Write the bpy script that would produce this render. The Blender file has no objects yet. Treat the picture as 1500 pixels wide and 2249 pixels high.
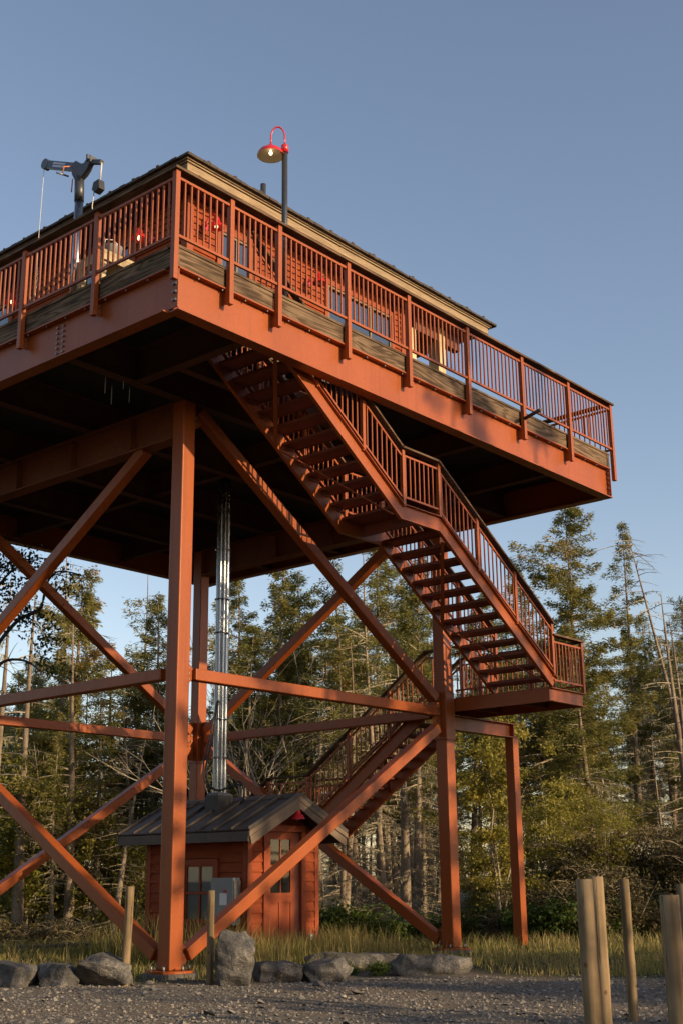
import bpy, bmesh, math, random
import numpy as np
from mathutils import Vector, Matrix
R = math.radians
rnd = random.Random(7)
scene = bpy.context.scene
COL = scene.collection

# ------------------------------------------------------------------ camera
CAM = Vector((-9.3986, -10.6630, 1.1651))
cr = Vector((0.65003398, -0.75983187, -0.01055253))
cu = Vector((-0.20680683, -0.19025102, 0.95970594))
cd = Vector((0.73122279, 0.62165913, 0.28080804))
cam = bpy.data.cameras.new('camera')
cam.sensor_fit = 'VERTICAL'; cam.sensor_height = 36.0; cam.sensor_width = 24.0
cam.lens = 43.995; cam.clip_start = 0.1; cam.clip_end = 3000
co = bpy.data.objects.new('camera', cam); COL.objects.link(co)
m = Matrix.Identity(4)
for i in range(3):
    m[i][0] = cr[i]; m[i][1] = cu[i]; m[i][2] = -cd[i]; m[i][3] = CAM[i]
co.matrix_world = m
scene.camera = co

# ------------------------------------------------------------------ materials
def ns(name):
    mt = bpy.data.materials.new(name); mt.use_nodes = True
    nt = mt.node_tree; nt.nodes.clear()
    out = nt.nodes.new('ShaderNodeOutputMaterial')
    return mt, nt, out
def N(nt, typ, **kw):
    n = nt.nodes.new(typ)
    for k, v in kw.items():
        if k.startswith('i_'): n.inputs[k[2:].replace('_', ' ')].default_value = v
        else: setattr(n, k, v)
    return n
def L(nt, a, ao, b, bi): nt.links.new(a.outputs[ao], b.inputs[bi])
def coords(nt, stretch, coord='Object', offs=None):
    tc = N(nt, 'ShaderNodeTexCoord'); mp = N(nt, 'ShaderNodeMapping')
    mp.inputs['Scale'].default_value = stretch
    L(nt, tc, coord, mp, 'Vector')
    return mp
def noise(nt, mp, scale, detail=6, rough=.55, dist=0):
    n = N(nt, 'ShaderNodeTexNoise'); n.inputs['Scale'].default_value = scale
    n.inputs['Detail'].default_value = detail; n.inputs['Roughness'].default_value = rough
    n.inputs['Distortion'].default_value = dist
    L(nt, mp, 'Vector', n, 'Vector'); return n
def ramp(nt, src, out, stops):
    r = N(nt, 'ShaderNodeValToRGB'); el = r.color_ramp.elements
    while len(el) < len(stops): el.new(.5)
    for e, (p, c) in zip(el, stops):
        e.position = p; e.color = (*c, 1) if len(c) == 3 else c
    L(nt, src, out, r, 'Fac'); return r
def mix(nt, fac, a, b, mode='MIX'):
    mx = N(nt, 'ShaderNodeMix', data_type='RGBA', blend_type=mode)
    for key, v in ((0, fac), (6, a), (7, b)):
        if isinstance(v, tuple) and hasattr(v[0], 'outputs'): nt.links.new(v[0].outputs[v[1]], mx.inputs[key])
        elif key == 0: mx.inputs[0].default_value = v
        else: mx.inputs[key].default_value = (*v, 1)
    return mx
def pmat(name, stops, scale=3, rough=.6, metal=0, stretch=(1, 1, 1), bump=0, bscale=None, detail=6, dist=0, spec=.5, fine=None, rough_var=0, coat=0):
    mt, nt, out = ns(name)
    mp = coords(nt, stretch)
    n = noise(nt, mp, scale, detail, .6, dist)
    rp = ramp(nt, n, 'Fac', stops)
    b = N(nt, 'ShaderNodeBsdfPrincipled')
    b.inputs['Roughness'].default_value = rough; b.inputs['Metallic'].default_value = metal
    b.inputs['Specular IOR Level'].default_value = spec
    b.inputs['Coat Weight'].default_value = coat
    col = (rp, 'Color')
    if fine:
        n2 = noise(nt, mp, fine[0], 4)
        r2 = ramp(nt, n2, 'Fac', [(.35, (1, 1, 1)), (.7, fine[1])])
        mm = mix(nt, fine[2] if len(fine) > 2 else 1.0, col, (r2, 'Color'), 'MULTIPLY'); col = (mm, 2)
    nt.links.new(col[0].outputs[col[1]], b.inputs['Base Color'])
    if rough_var:
        mr = N(nt, 'ShaderNodeMapRange'); mr.inputs['To Min'].default_value = rough - rough_var; mr.inputs['To Max'].default_value = rough + rough_var
        L(nt, n, 'Fac', mr, 'Value'); L(nt, mr, 'Result', b, 'Roughness')
    if bump:
        n3 = noise(nt, mp, bscale or scale * 4, 6)
        bp = N(nt, 'ShaderNodeBump'); bp.inputs['Strength'].default_value = bump; bp.inputs['Distance'].default_value = .02
        L(nt, n3, 'Fac', bp, 'Height'); L(nt, bp, 'Normal', b, 'Normal')
    L(nt, b, 'BSDF', out, 'Surface')
    return mt
M = {}
def steel_mat(name, c):
    """satin oxide paint: slow tone drift, fine grain, faint rain streaks"""
    mt, nt, out = ns(name)
    mp = coords(nt, (1, 1, .3)); n = noise(nt, mp, 1.3, 6)
    rp = ramp(nt, n, 'Fac', [(.25, tuple(v * .84 for v in c)), (.5, c), (.75, (c[0] * 1.12, c[1] * 1.18, c[2] * 1.25))])
    m1 = coords(nt, (1, 1, 1)); n2 = noise(nt, m1, 24, 4); r2 = ramp(nt, n2, 'Fac', [(.35, (1, 1, 1)), (.7, (.85, .83, .81))])
    m2 = coords(nt, (9, 9, .35)); n3 = noise(nt, m2, 1.0, 5, .65); r3 = ramp(nt, n3, 'Fac', [(.54, (1, 1, 1)), (.72, (.66, .62, .62))])
    n4 = noise(nt, m1, 5.5, 7, .7); r4 = ramp(nt, n4, 'Fac', [(.62, (1, 1, 1)), (.74, (.70, .60, .55))])
    a = mix(nt, .7, (rp, 'Color'), (r2, 'Color'), 'MULTIPLY'); a = mix(nt, .55, (a, 2), (r3, 'Color'), 'MULTIPLY'); a = mix(nt, .6, (a, 2), (r4, 'Color'), 'MULTIPLY')
    b_ = N(nt, 'ShaderNodeBsdfPrincipled'); b_.inputs['Specular IOR Level'].default_value = .36
    mr = N(nt, 'ShaderNodeMapRange'); mr.inputs['To Min'].default_value = .30; mr.inputs['To Max'].default_value = .50; L(nt, n3, 'Fac', mr, 'Value'); L(nt, mr, 'Result', b_, 'Roughness')
    L(nt, a, 2, b_, 'Base Color')
    bp = N(nt, 'ShaderNodeBump'); bp.inputs['Strength'].default_value = .05; bp.inputs['Distance'].default_value = .02; L(nt, n2, 'Fac', bp, 'Height'); L(nt, bp, 'Normal', b_, 'Normal')
    L(nt, b_, 'BSDF', out, 'Surface'); return mt
M['steel'] = steel_mat('red oxide steel paint', (.315, .073, .0145))
M['steel_under'] = pmat('dusty shade-darkened floor steel', [(.3, (.085, .036, .02)), (.7, (.125, .05, .028))], 3, .7, fine=(14, (.7, .7, .7), .7), spec=.2)  # browner copy of the steel paint, darkened for the shade under the deck
M['girder_paint'] = pmat('dark girder paint', [(.3, (.17, .05, .02)), (.7, (.22, .065, .026))], 3, .6, fine=(14, (.75, .75, .75), .7), spec=.25)  # darker, duller copy of the steel paint
M['steel_dark'] = pmat('red stair pan paint', [(.3, (.16, .04, .02)), (.7, (.24, .055, .026))], 3, .6, fine=(25, (.75, .75, .75), .7))
M['siding'] = pmat('red siding stain', [(.25, (.225, .045, .014)), (.5, (.275, .058, .018)), (.8, (.315, .070, .023))], 2.5, .75, stretch=(1, 1, 6), fine=(14, (.8, .77, .74), .9), bump=.15, bscale=40, spec=.18)
M['trim'] = pmat('red trim paint', [(.3, (.25, .052, .016)), (.7, (.31, .068, .021))], 2.6, .6, fine=(20, (.8, .77, .74), .9), spec=.25)
M['fascia'] = pmat('pale cedar', [(.3, (.20, .135, .075)), (.5, (.31, .22, .125)), (.72, (.38, .28, .165))], 2.2, .7, stretch=(.7, .7, 9), fine=(6, (.55, .48, .42), .8), bump=.15, bscale=18)
def wood(name, c1, c2, c3, axis, sc=1.0):
    """flat sawn grain: long wandering cathedral bands, fine fibres, knots and weather stains"""
    lo, hi = .55, 5.5
    st = {'x': (lo, hi, hi), 'y': (hi, lo, hi), 'z': (hi, hi, lo)}[axis]
    st2 = {'x': (2, 60, 60), 'y': (60, 2, 60), 'z': (60, 60, 2)}[axis]
    mt, nt, out = ns(name)
    mp = coords(nt, st); n = noise(nt, mp, 1.1 * sc, 2, .5, .6)
    sn = N(nt, 'ShaderNodeMath', operation='MULTIPLY'); sn.inputs[1].default_value = 55; L(nt, n, 'Fac', sn, 0)
    si = N(nt, 'ShaderNodeMath', operation='SINE'); L(nt, sn, 0, si, 0)
    mr = N(nt, 'ShaderNodeMapRange'); mr.inputs['From Min'].default_value = -1; L(nt, si, 0, mr, 'Value')
    rp = ramp(nt, mr, 'Result', [(0, c1), (.45, c2), (1, c3)])
    mpf = coords(nt, st2); nf = noise(nt, mpf, 1.0, 5)
    rf = ramp(nt, nf, 'Fac', [(.3, (.62, .6, .58)), (.65, (1.12, 1.1, 1.08))])
    mp2 = coords(nt, (1, 1, 1)); n4 = noise(nt, mp2, 1.7, 5)
    r4 = ramp(nt, n4, 'Fac', [(.34, (.52, .5, .5)), (.6, (1.08, 1.05, 1.0))])
    a = mix(nt, 1.0, (rp, 'Color'), (rf, 'Color'), 'MULTIPLY'); a2 = mix(nt, .85, (a, 2), (r4, 'Color'), 'MULTIPLY')
    b = N(nt, 'ShaderNodeBsdfPrincipled'); b.inputs['Roughness'].default_value = .8; b.inputs['Specular IOR Level'].default_value = .2
    L(nt, a2, 2, b, 'Base Color')
    bp = N(nt, 'ShaderNodeBump'); bp.inputs['Strength'].default_value = .25; bp.inputs['Distance'].default_value = .01
    L(nt, nf, 'Fac', bp, 'Height'); L(nt, bp, 'Normal', b, 'Normal'); L(nt, b, 'BSDF', out, 'Surface'); return mt
for ax in 'xy':
    M['rim_' + ax] = wood('weathered rim timber ' + ax, (.075, .048, .028), (.155, .102, .062), (.20, .14, .09), ax)
    M['cap_' + ax] = wood('dark cap timber ' + ax, (.10, .062, .04), (.15, .095, .06), (.185, .12, .08), ax)
M['plank'] = wood('grey deck plank', (.09, .07, .055), (.13, .10, .08), (.17, .135, .11), 'x')
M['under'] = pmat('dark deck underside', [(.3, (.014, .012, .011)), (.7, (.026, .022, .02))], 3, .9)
def post_mat():
    mt, nt, out = ns('weathered round post')
    m1 = coords(nt, (14, 14, .6)); n1 = noise(nt, m1, 1.0, 6, .6); r1 = ramp(nt, n1, 'Fac', [(.3, (.15, .105, .055)), (.5, (.27, .19, .105)), (.7, (.36, .265, .155))])
    m2 = coords(nt, (26, 26, .9)); n2 = noise(nt, m2, 1.0, 2, .4); r2 = ramp(nt, n2, 'Fac', [(.60, (1, 1, 1)), (.635, (.22, .2, .18)), (.66, (1, 1, 1))])
    m3 = coords(nt, (1, 1, .8)); v = N(nt, 'ShaderNodeTexVoronoi'); v.inputs['Scale'].default_value = 5.5; L(nt, m3, 'Vector', v, 'Vector'); r3 = ramp(nt, v, 'Distance', [(.05, (.35, .28, .22)), (.11, (1, 1, 1))])
    n4 = noise(nt, m3, 3.0, 5); r4 = ramp(nt, n4, 'Fac', [(.4, (.62, .63, .62)), (.6, (1.05, 1.02, 1))])
    a = mix(nt, 1.0, (r1, 'Color'), (r2, 'Color'), 'MULTIPLY'); a = mix(nt, .8, (a, 2), (r3, 'Color'), 'MULTIPLY'); a = mix(nt, .8, (a, 2), (r4, 'Color'), 'MULTIPLY')
    b_ = N(nt, 'ShaderNodeBsdfPrincipled'); b_.inputs['Roughness'].default_value = .85; b_.inputs['Specular IOR Level'].default_value = .2; L(nt, a, 2, b_, 'Base Color')
    bp = N(nt, 'ShaderNodeBump'); bp.inputs['Strength'].default_value = .5; bp.inputs['Distance'].default_value = .01; L(nt, r2, 'Color', bp, 'Height'); L(nt, bp, 'Normal', b_, 'Normal')
    L(nt, b_, 'BSDF', out, 'Surface'); return mt
M['post_wood'] = post_mat()
M['pale_wood'] = wood('new pale lumber', (.50, .40, .24), (.58, .47, .29), (.64, .53, .34), 'z', .5)
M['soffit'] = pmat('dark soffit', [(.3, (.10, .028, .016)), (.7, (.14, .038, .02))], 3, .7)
M['shingle'] = pmat('brown shingle', [(.3, (.035, .026, .02)), (.6, (.07, .05, .036)), (.8, (.10, .072, .05))], 6, .85, bump=.4, bscale=60)
M['roof_metal'] = pmat('dark bronze roof metal', [(.3, (.060, .047, .038)), (.7, (.10, .08, .064))], 2, .5, metal=0, spec=.35, fine=(9, (.7, .7, .7), .6), rough_var=.1)
M['rake'] = pmat('weathered rake board', [(.3, (.13, .09, .06)), (.55, (.21, .15, .10)), (.75, (.27, .195, .135))], 3, .75, fine=(12, (.6, .56, .52), .7), bump=.15)
M['dark_metal'] = pmat('dark grey steel', [(.3, (.06, .062, .066)), (.7, (.085, .087, .092))], 4, .4, metal=.5, fine=(20, (.8, .8, .8), .6))
M['grey_paint'] = pmat('slate grey paint', [(.3, (.055, .07, .09)), (.7, (.075, .092, .115))], 4, .45)
M['enamel'] = pmat('red enamel', [(.3, (.50, .02, .025)), (.7, (.58, .028, .03))], 3, .28, coat=.4)
M['enamel_in'] = pmat('cream enamel inside', [(.3, (.60, .52, .38)), (.7, (.66, .58, .44))], 5, .45)
M['galv'] = pmat('bright galvanised pipe', [(.3, (.27, .285, .30)), (.7, (.38, .395, .41))], 7, .27, metal=1, stretch=(2, 2, .5), rough_var=.1)
M['bolt'] = pmat('zinc bolt', [(.3, (.17, .16, .155)), (.7, (.30, .285, .27))], 20, .5, metal=.7)
M['black'] = pmat('black rubber', [(.3, (.012, .012, .013)), (.7, (.022, .022, .023))], 8, .5)
M['concrete'] = pmat('stained concrete', [(.3, (.07, .06, .052)), (.6, (.12, .105, .09)), (.8, (.17, .15, .125))], 5, .9, bump=.3, bscale=40)
M['box_grey'] = pmat('grey box paint', [(.3, (.20, .21, .205)), (.7, (.24, .25, .245))], 3, .5)
M['white'] = pmat('white plastic', [(.3, (.66, .66, .64)), (.7, (.74, .74, .72))], 4, .45)
M['red_mark'] = pmat('red handle', [(.3, (.5, .02, .015)), (.7, (.56, .03, .02))], 4, .4)
M['blue_mark'] = pmat('blue decal', [(.3, (.05, .09, .25)), (.7, (.06, .11, .29))], 4, .4)
M['rope'] = pmat('pale rope', [(.3, (.52, .50, .46)), (.7, (.66, .64, .60))], 60, .8)
M['orange_rope'] = pmat('orange cord', [(.3, (.45, .16, .08)), (.7, (.6, .22, .10))], 60, .8)
M['curtain'] = pmat('pale blind', [(.3, (.50, .50, .52)), (.7, (.62, .62, .64))], 4, .9, stretch=(30, 30, 1))
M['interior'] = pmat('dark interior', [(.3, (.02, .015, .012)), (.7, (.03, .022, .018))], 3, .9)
M['sash'] = pmat('tan window sash', [(.3, (.13, .085, .05)), (.7, (.20, .14, .085))], 5, .6)
def glass(name='window glass', ior=2.7):
    mt, nt, out = ns(name)
    mp = coords(nt, (1, 1, 1)); n = noise(nt, mp, 1.2, 2)
    bp = N(nt, 'ShaderNodeBump'); bp.inputs['Strength'].default_value = .04; bp.inputs['Distance'].default_value = .05
    L(nt, n, 'Fac', bp, 'Height')
    g = N(nt, 'ShaderNodeBsdfGlossy'); g.inputs['Roughness'].default_value = .02; g.inputs['Color'].default_value = (.9, .93, .95, 1)
    L(nt, bp, 'Normal', g, 'Normal')
    t = N(nt, 'ShaderNodeBsdfTransparent'); t.inputs['Color'].default_value = (.7, .74, .74, 1)
    lw = N(nt, 'ShaderNodeFresnel'); lw.inputs['IOR'].default_value = ior
    ms = N(nt, 'ShaderNodeMixShader'); L(nt, lw, 'Fac', ms, 0)
    nt.links.new(t.outputs[0], ms.inputs[1]); nt.links.new(g.outputs[0], ms.inputs[2])
    L(nt, ms, 0, out, 'Surface'); return mt
M['glass'] = glass(); M['shed_glass'] = glass('shed glass', 1.6)
def emit(name, col, s):
    mt, nt, out = ns(name); e = N(nt, 'ShaderNodeEmission'); e.inputs['Color'].default_value = (*col, 1); e.inputs['Strength'].default_value = s
    L(nt, e, 0, out, 'Surface'); return mt
M['bulb'] = emit('lit bulb', (1, .76, .42), 1.9)
def foliage(name, stops, nscale=.9, trans=.3, rough=.6):
    mt, nt, out = ns(name)
    at = N(nt, 'ShaderNodeAttribute', attribute_name='tone')
    mp = coords(nt, (1, 1, 1)); n = noise(nt, mp, nscale, 3)
    oi = N(nt, 'ShaderNodeObjectInfo')
    a = N(nt, 'ShaderNodeMath', operation='MULTIPLY_ADD'); a.inputs[1].default_value = .55; L(nt, at, 'Fac', a, 0)
    n2 = N(nt, 'ShaderNodeMath', operation='MULTIPLY'); n2.inputs[1].default_value = .45; L(nt, n, 'Fac', n2, 0); L(nt, n2, 0, a, 2)
    o2 = N(nt, 'ShaderNodeMath', operation='MULTIPLY_ADD'); o2.inputs[1].default_value = .22; L(nt, oi, 'Random', o2, 0); L(nt, a, 0, o2, 2)
    o3 = N(nt, 'ShaderNodeMath', operation='SUBTRACT'); o3.inputs[1].default_value = .11; L(nt, o2, 0, o3, 0)
    rp = ramp(nt, o3, 0, stops)
    b = N(nt, 'ShaderNodeBsdfPrincipled'); b.inputs['Roughness'].default_value = rough; b.inputs['Specular IOR Level'].default_value = .25
    L(nt, rp, 'Color', b, 'Base Color')
    tr = N(nt, 'ShaderNodeBsdfTranslucent'); L(nt, rp, 'Color', tr, 'Color')
    ms = N(nt, 'ShaderNodeMixShader'); ms.inputs[0].default_value = trans
    L(nt, b, 'BSDF', ms, 1); L(nt, tr, 0, ms, 2); L(nt, ms, 0, out, 'Surface'); return mt
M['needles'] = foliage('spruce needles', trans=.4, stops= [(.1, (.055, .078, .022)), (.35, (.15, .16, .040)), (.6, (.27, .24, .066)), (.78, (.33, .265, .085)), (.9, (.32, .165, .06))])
M['lichen'] = foliage('beard lichen', [(.2, (.26, .235, .135)), (.5, (.37, .33, .20)), (.85, (.46, .41, .26))], trans=.35)
M['leaves'] = foliage('broad leaves', [(.12, (.08, .10, .02)), (.45, (.21, .205, .034)), (.7, (.33, .28, .05)), (.9, (.36, .25, .055))], 1.2, .45)
M['dark_leaves'] = foliage('dark leaves', [(.12, (.02, .035, .012)), (.5, (.035, .055, .018)), (.9, (.055, .07, .02))], 1.2, .3)  # leaf colour darkened for the shade this tree stands in
M['herb'] = foliage('green undergrowth leaves', [(.12, (.03, .06, .012)), (.5, (.065, .11, .018)), (.9, (.13, .15, .025))], 1.2, .4)
M['grass'] = foliage('grass blades', [(.1, (.08, .13, .022)), (.4, (.16, .18, .036)), (.65, (.29, .235, .08)), (.9, (.46, .35, .16))], .5, .35)
M['bramble'] = foliage('dry bramble', [(.1, (.045, .04, .016)), (.5, (.10, .08, .032)), (.9, (.20, .145, .062))], .9, .25)
M['bark'] = pmat('spruce bark', [(.25, (.12, .085, .06)), (.45, (.22, .165, .115)), (.6, (.30, .24, .165)), (.78, (.38, .34, .235))], 3.2, .9, stretch=(1, 1, .55), bump=.8, bscale=14, fine=(26, (.6, .56, .52), .9))
M['dark_bark'] = pmat('shade-darkened bark', [(.3, (.03, .026, .022)), (.7, (.06, .05, .042))], 5, .9, bump=.5, bscale=16)  # bark colour darkened for the shade of the left broadleaf
M['twig'] = pmat('dead twig', [(.3, (.22, .17, .115)), (.5, (.31, .25, .17)), (.75, (.40, .34, .235))], 4, .9)
M['dead_wood'] = pmat('bleached dead wood', [(.3, (.24, .20, .155)), (.5, (.34, .29, .225)), (.75, (.44, .38, .30))], 3, .85, stretch=(1, 1, .4), bump=.4, bscale=16)
def rock_mat():
    mt, nt, out = ns('slate boulder')
    mp = coords(nt, (1, 1, 1)); n = noise(nt, mp, 3.5, 8, .62); n2 = noise(nt, mp, 11, 10, .72, 1.2)
    rp = ramp(nt, n, 'Fac', [(.28, (.03, .029, .028)), (.5, (.085, .081, .076)), (.72, (.19, .168, .14))])
    rl = ramp(nt, n2, 'Fac', [(.49, (0, 0, 0)), (.512, (.8, .8, .8)), (.535, (0, 0, 0))])
    n5 = noise(nt, mp, 2.2, 5); r5 = ramp(nt, n5, 'Fac', [(.5, (0, 0, 0)), (.64, (1, 1, 1))])
    rl2 = mix(nt, 1.0, (rl, 'Color'), (r5, 'Color'), 'MULTIPLY')
    a = mix(nt, (rl2, 2), (rp, 'Color'), (.46, .43, .38))
    b = N(nt, 'ShaderNodeBsdfPrincipled'); b.inputs['Roughness'].default_value = .8
    L(nt, a, 2, b, 'Base Color')
    n6 = noise(nt, mp, 38, 6, .7); sp = ramp(nt, n6, 'Fac', [(.4, (.62, .62, .62)), (.62, (1.2, 1.18, 1.15))])
    a9 = mix(nt, .8, (a, 2), (sp, 'Color'), 'MULTIPLY'); L(nt, a9, 2, b, 'Base Color')
    vo = N(nt, 'ShaderNodeTexVoronoi', feature='DISTANCE_TO_EDGE'); vo.inputs['Scale'].default_value = 4.5; wv = coords(nt, (1, 1, 2.2)); L(nt, wv, 'Vector', vo, 'Vector')
    cr_ = ramp(nt, vo, 'Distance', [(.0, (0, 0, 0)), (.05, (1, 1, 1))]); hh = mix(nt, .12, (n2, 'Color'), (cr_, 'Color'))
    bp = N(nt, 'ShaderNodeBump'); bp.inputs['Strength'].default_value = .9; bp.inputs['Distance'].default_value = .03
    L(nt, hh, 2, bp, 'Height'); L(nt, bp, 'Normal', b, 'Normal'); L(nt, b, 'BSDF', out, 'Surface'); return mt
M['rock'] = rock_mat()
M['stone'] = foliage('gravel stones', [(.1, (.07, .064, .058)), (.45, (.145, .13, .113)), (.7, (.25, .222, .185)), (.9, (.38, .31, .23))], .6, 0, .85)
def ground_mat():
    mt, nt, out = ns('gravel and turf')
    mp = coords(nt, (1, 1, 1))
    at = N(nt, 'ShaderNodeAttribute', attribute_name='turf')
    n1 = noise(nt, mp, .55, 5); n2 = noise(nt, mp, 24, 8, .7); v = N(nt, 'ShaderNodeTexVoronoi'); v.inputs['Scale'].default_value = 38; L(nt, mp, 'Vector', v, 'Vector')
    n3 = noise(nt, mp, 3.5, 6)
    g = ramp(nt, n2, 'Fac', [(.3, (.08, .072, .062)), (.5, (.15, .134, .113)), (.7, (.24, .212, .172))])
    vc = ramp(nt, v, 'Color', [(0, (.6, .6, .6)), (1, (1.35, 1.3, 1.2))])
    ga = mix(nt, 1.0, (g, 'Color'), (vc, 'Color'), 'MULTIPLY')
    br = ramp(nt, n1, 'Fac', [(.42, (0, 0, 0)), (.62, (1, 1, 1))])
    gb = mix(nt, (br, 'Color'), (ga, 2), (.20, .142, .09))
    gb2 = mix(nt, .55, (ga, 2), (gb, 2))
    tf = ramp(nt, n3, 'Fac', [(.3, (.02, .026, .010)), (.6, (.042, .042, .017)), (.8, (.07, .056, .028))])
    m3 = mix(nt, (at, 'Fac'), (gb2, 2), (tf, 'Color'))
    b = N(nt, 'ShaderNodeBsdfPrincipled'); b.inputs['Roughness'].default_value = .92; b.inputs['Specular IOR Level'].default_value = .2
    L(nt, m3, 2, b, 'Base Color')
    bp = N(nt, 'ShaderNodeBump'); bp.inputs['Strength'].default_value = .9; bp.inputs['Distance'].default_value = .03
    L(nt, n2, 'Fac', bp, 'Height'); L(nt, bp, 'Normal', b, 'Normal'); L(nt, b, 'BSDF', out, 'Surface'); return mt
M['ground'] = ground_mat()
M['soil'] = pmat('dark bank soil', [(.3, (.02, .016, .01)), (.6, (.045, .034, .018)), (.8, (.075, .06, .03))], 4, .95, bump=.8, bscale=12)

# ------------------------------------------------------------------ mesh building
ROOT = {}
def tag(o, label=None, cat=None, group=None, kind=None):
    if label: o['label'] = label
    if cat: o['category'] = cat
    if group: o['group'] = group
    if kind: o['kind'] = kind
    return o
def thing(name, label, cat, loc=(0, 0, 0), group=None):
    o = bpy.data.objects.new(name, None); COL.objects.link(o); o.location = loc
    o.empty_display_size = .2
    ROOT[o.name] = Vector(loc)
    return tag(o, label, cat, group)
def link(name, me, mats, parent=None):
    o = bpy.data.objects.new(name, me); COL.objects.link(o)
    for k in (mats if isinstance(mats, (list, tuple)) else [mats]): me.materials.append(M[k])
    if parent: o.parent = parent
    return o
class MB:
    def __init__(s): s.v = []; s.f = []; s.mi = []; s.sm = []
    def add(s, vs, fs, mi=0, sm=False):
        b = len(s.v); s.v += [Vector(p) for p in vs]
        for f in fs: s.f.append([b + i for i in f]); s.mi.append(mi); s.sm.append(sm)
        return s
    def obox(s, c, a, b, d, mi=0):
        c = Vector(c); vs = [c + a * i + b * j + d * k for i in (-1, 1) for j in (-1, 1) for k in (-1, 1)]
        fs = [(0, 1, 3, 2), (4, 6, 7, 5), (0, 4, 5, 1), (2, 3, 7, 6), (0, 2, 6, 4), (1, 5, 7, 3)]
        if a.cross(b).dot(d) < 0: fs = [f[::-1] for f in fs]
        return s.add(vs, fs, mi)
    def box(s, x0, x1, y0, y1, z0, z1, mi=0):
        return s.obox(((x0 + x1) / 2, (y0 + y1) / 2, (z0 + z1) / 2), Vector((abs(x1 - x0) / 2, 0, 0)), Vector((0, abs(y1 - y0) / 2, 0)), Vector((0, 0, abs(z1 - z0) / 2)), mi)
    def beam(s, p, q, w, h, up=(0, 0, 1), mi=0):
        p = Vector(p); q = Vector(q); d = (q - p); ln = d.length; d = d / ln; up = Vector(up)
        side = d.cross(up).normalized(); up2 = side.cross(d)
        return s.obox((p + q) / 2, d * (ln / 2), side * (w / 2), up2 * (h / 2), mi)
    def ibeam(s, p, q, h, bf, tw=.012, tf=.018, mi=0, shift=0):
        # p,q : centre of the web bottom line ; z up
        p = Vector(p); q = Vector(q); Z = Vector((0, 0, 1))
        s.beam(p + Z * (tf / 2), q + Z * (tf / 2), bf, tf, mi=mi)
        s.beam(p + Z * (h - tf / 2), q + Z * (h - tf / 2), bf, tf, mi=mi)
        s.beam(p + Z * (h / 2), q + Z * (h / 2), tw, h - 2 * tf, mi=mi)
        return s
    def tube(s, pts, r, n=8, mi=0, cap=True, sm=True):
        pts = [Vector(p) for p in pts]; k = len(pts); rs = r if isinstance(r, (list, tuple)) else [r] * k
        b = len(s.v); prev = None
        for i, p in enumerate(pts):
            t = (pts[min(i + 1, k - 1)] - pts[max(i - 1, 0)]).normalized()
            if prev is None:
                a = t.cross(Vector((0, 0, 1)))
                if a.length < 1e-3: a = t.cross(Vector((0, 1, 0)))
                a.normalize()
            else:
                a = (prev - t * prev.dot(t)).normalized()
            prev = a; c = t.cross(a)
            for j in range(n):
                an = 2 * math.pi * j / n
                s.v.append(p + (a * math.cos(an) + c * math.sin(an)) * rs[i])
        for i in range(k - 1):
            for j in range(n):
                j2 = (j + 1) % n
                s.f.append([b + i * n + j, b + i * n + j2, b + (i + 1) * n + j2, b + (i + 1) * n + j]); s.mi.append(mi); s.sm.append(sm)
        if cap:
            s.f.append([b + j for j in range(n)][::-1]); s.mi.append(mi); s.sm.append(False)
            s.f.append([b + (k - 1) * n + j for j in range(n)]); s.mi.append(mi); s.sm.append(False)
        return s
    def lathe(s, prof, c=(0, 0, 0), n=20, mi=0, sm=True):
        c = Vector(c); b = len(s.v); k = len(prof)
        for r, z in prof:
            for j in range(n):
                an = 2 * math.pi * j / n; s.v.append(c + Vector((r * math.cos(an), r * math.sin(an), z)))
        for i in range(k - 1):
            for j in range(n):
                j2 = (j + 1) % n
                s.f.append([b + i * n + j, b + i * n + j2, b + (i + 1) * n + j2, b + (i + 1) * n + j]); s.mi.append(mi); s.sm.append(sm)
        return s
    def prism(s, poly, ext, mi=0):
        n = len(poly); p = [Vector(a) for a in poly]; e = Vector(ext)
        nrm = Vector((0, 0, 0))
        for i in range(n): nrm += (p[i]).cross(p[(i + 1) % n])
        if nrm.dot(e) < 0: p = p[::-1]
        vs = p + [a + e for a in p]
        fs = [list(range(n))[::-1], [n + i for i in range(n)]] + [(i, (i + 1) % n, n + (i + 1) % n, n + i) for i in range(n)]
        return s.add(vs, fs, mi)
    def bolt(s, c, axis, r=.018, h=.022, mi=1):
        c = Vector(c); a = Vector(axis); return s.tube([c, c + a * h], r, 6, mi, True, False)
    def build(s, name, mats, parent=None, bevel=0, root=None):
        rt = Vector((0, 0, 0)); pr = parent
        while pr is not None:
            if pr.name in ROOT: rt = ROOT[pr.name]; break
            pr = pr.parent
        me = bpy.data.meshes.new(name)
        me.from_pydata([tuple(v - rt) for v in s.v], [], s.f)
        for p, mi, sm in zip(me.polygons, s.mi, s.sm): p.material_index = mi; p.use_smooth = sm
        me.update()
        o = link(name, me, mats, parent)
        if bevel:
            bv = o.modifiers.new('edge', 'BEVEL'); bv.width = bevel; bv.segments = 3; bv.limit_method = 'ANGLE'; bv.harden_normals = True
            for p in me.polygons: p.use_smooth = True
            me.set_sharp_from_angle(angle=R(50)) if hasattr(me, 'set_sharp_from_angle') else None
        return o
ZV = Vector((0, 0, 1))

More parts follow.
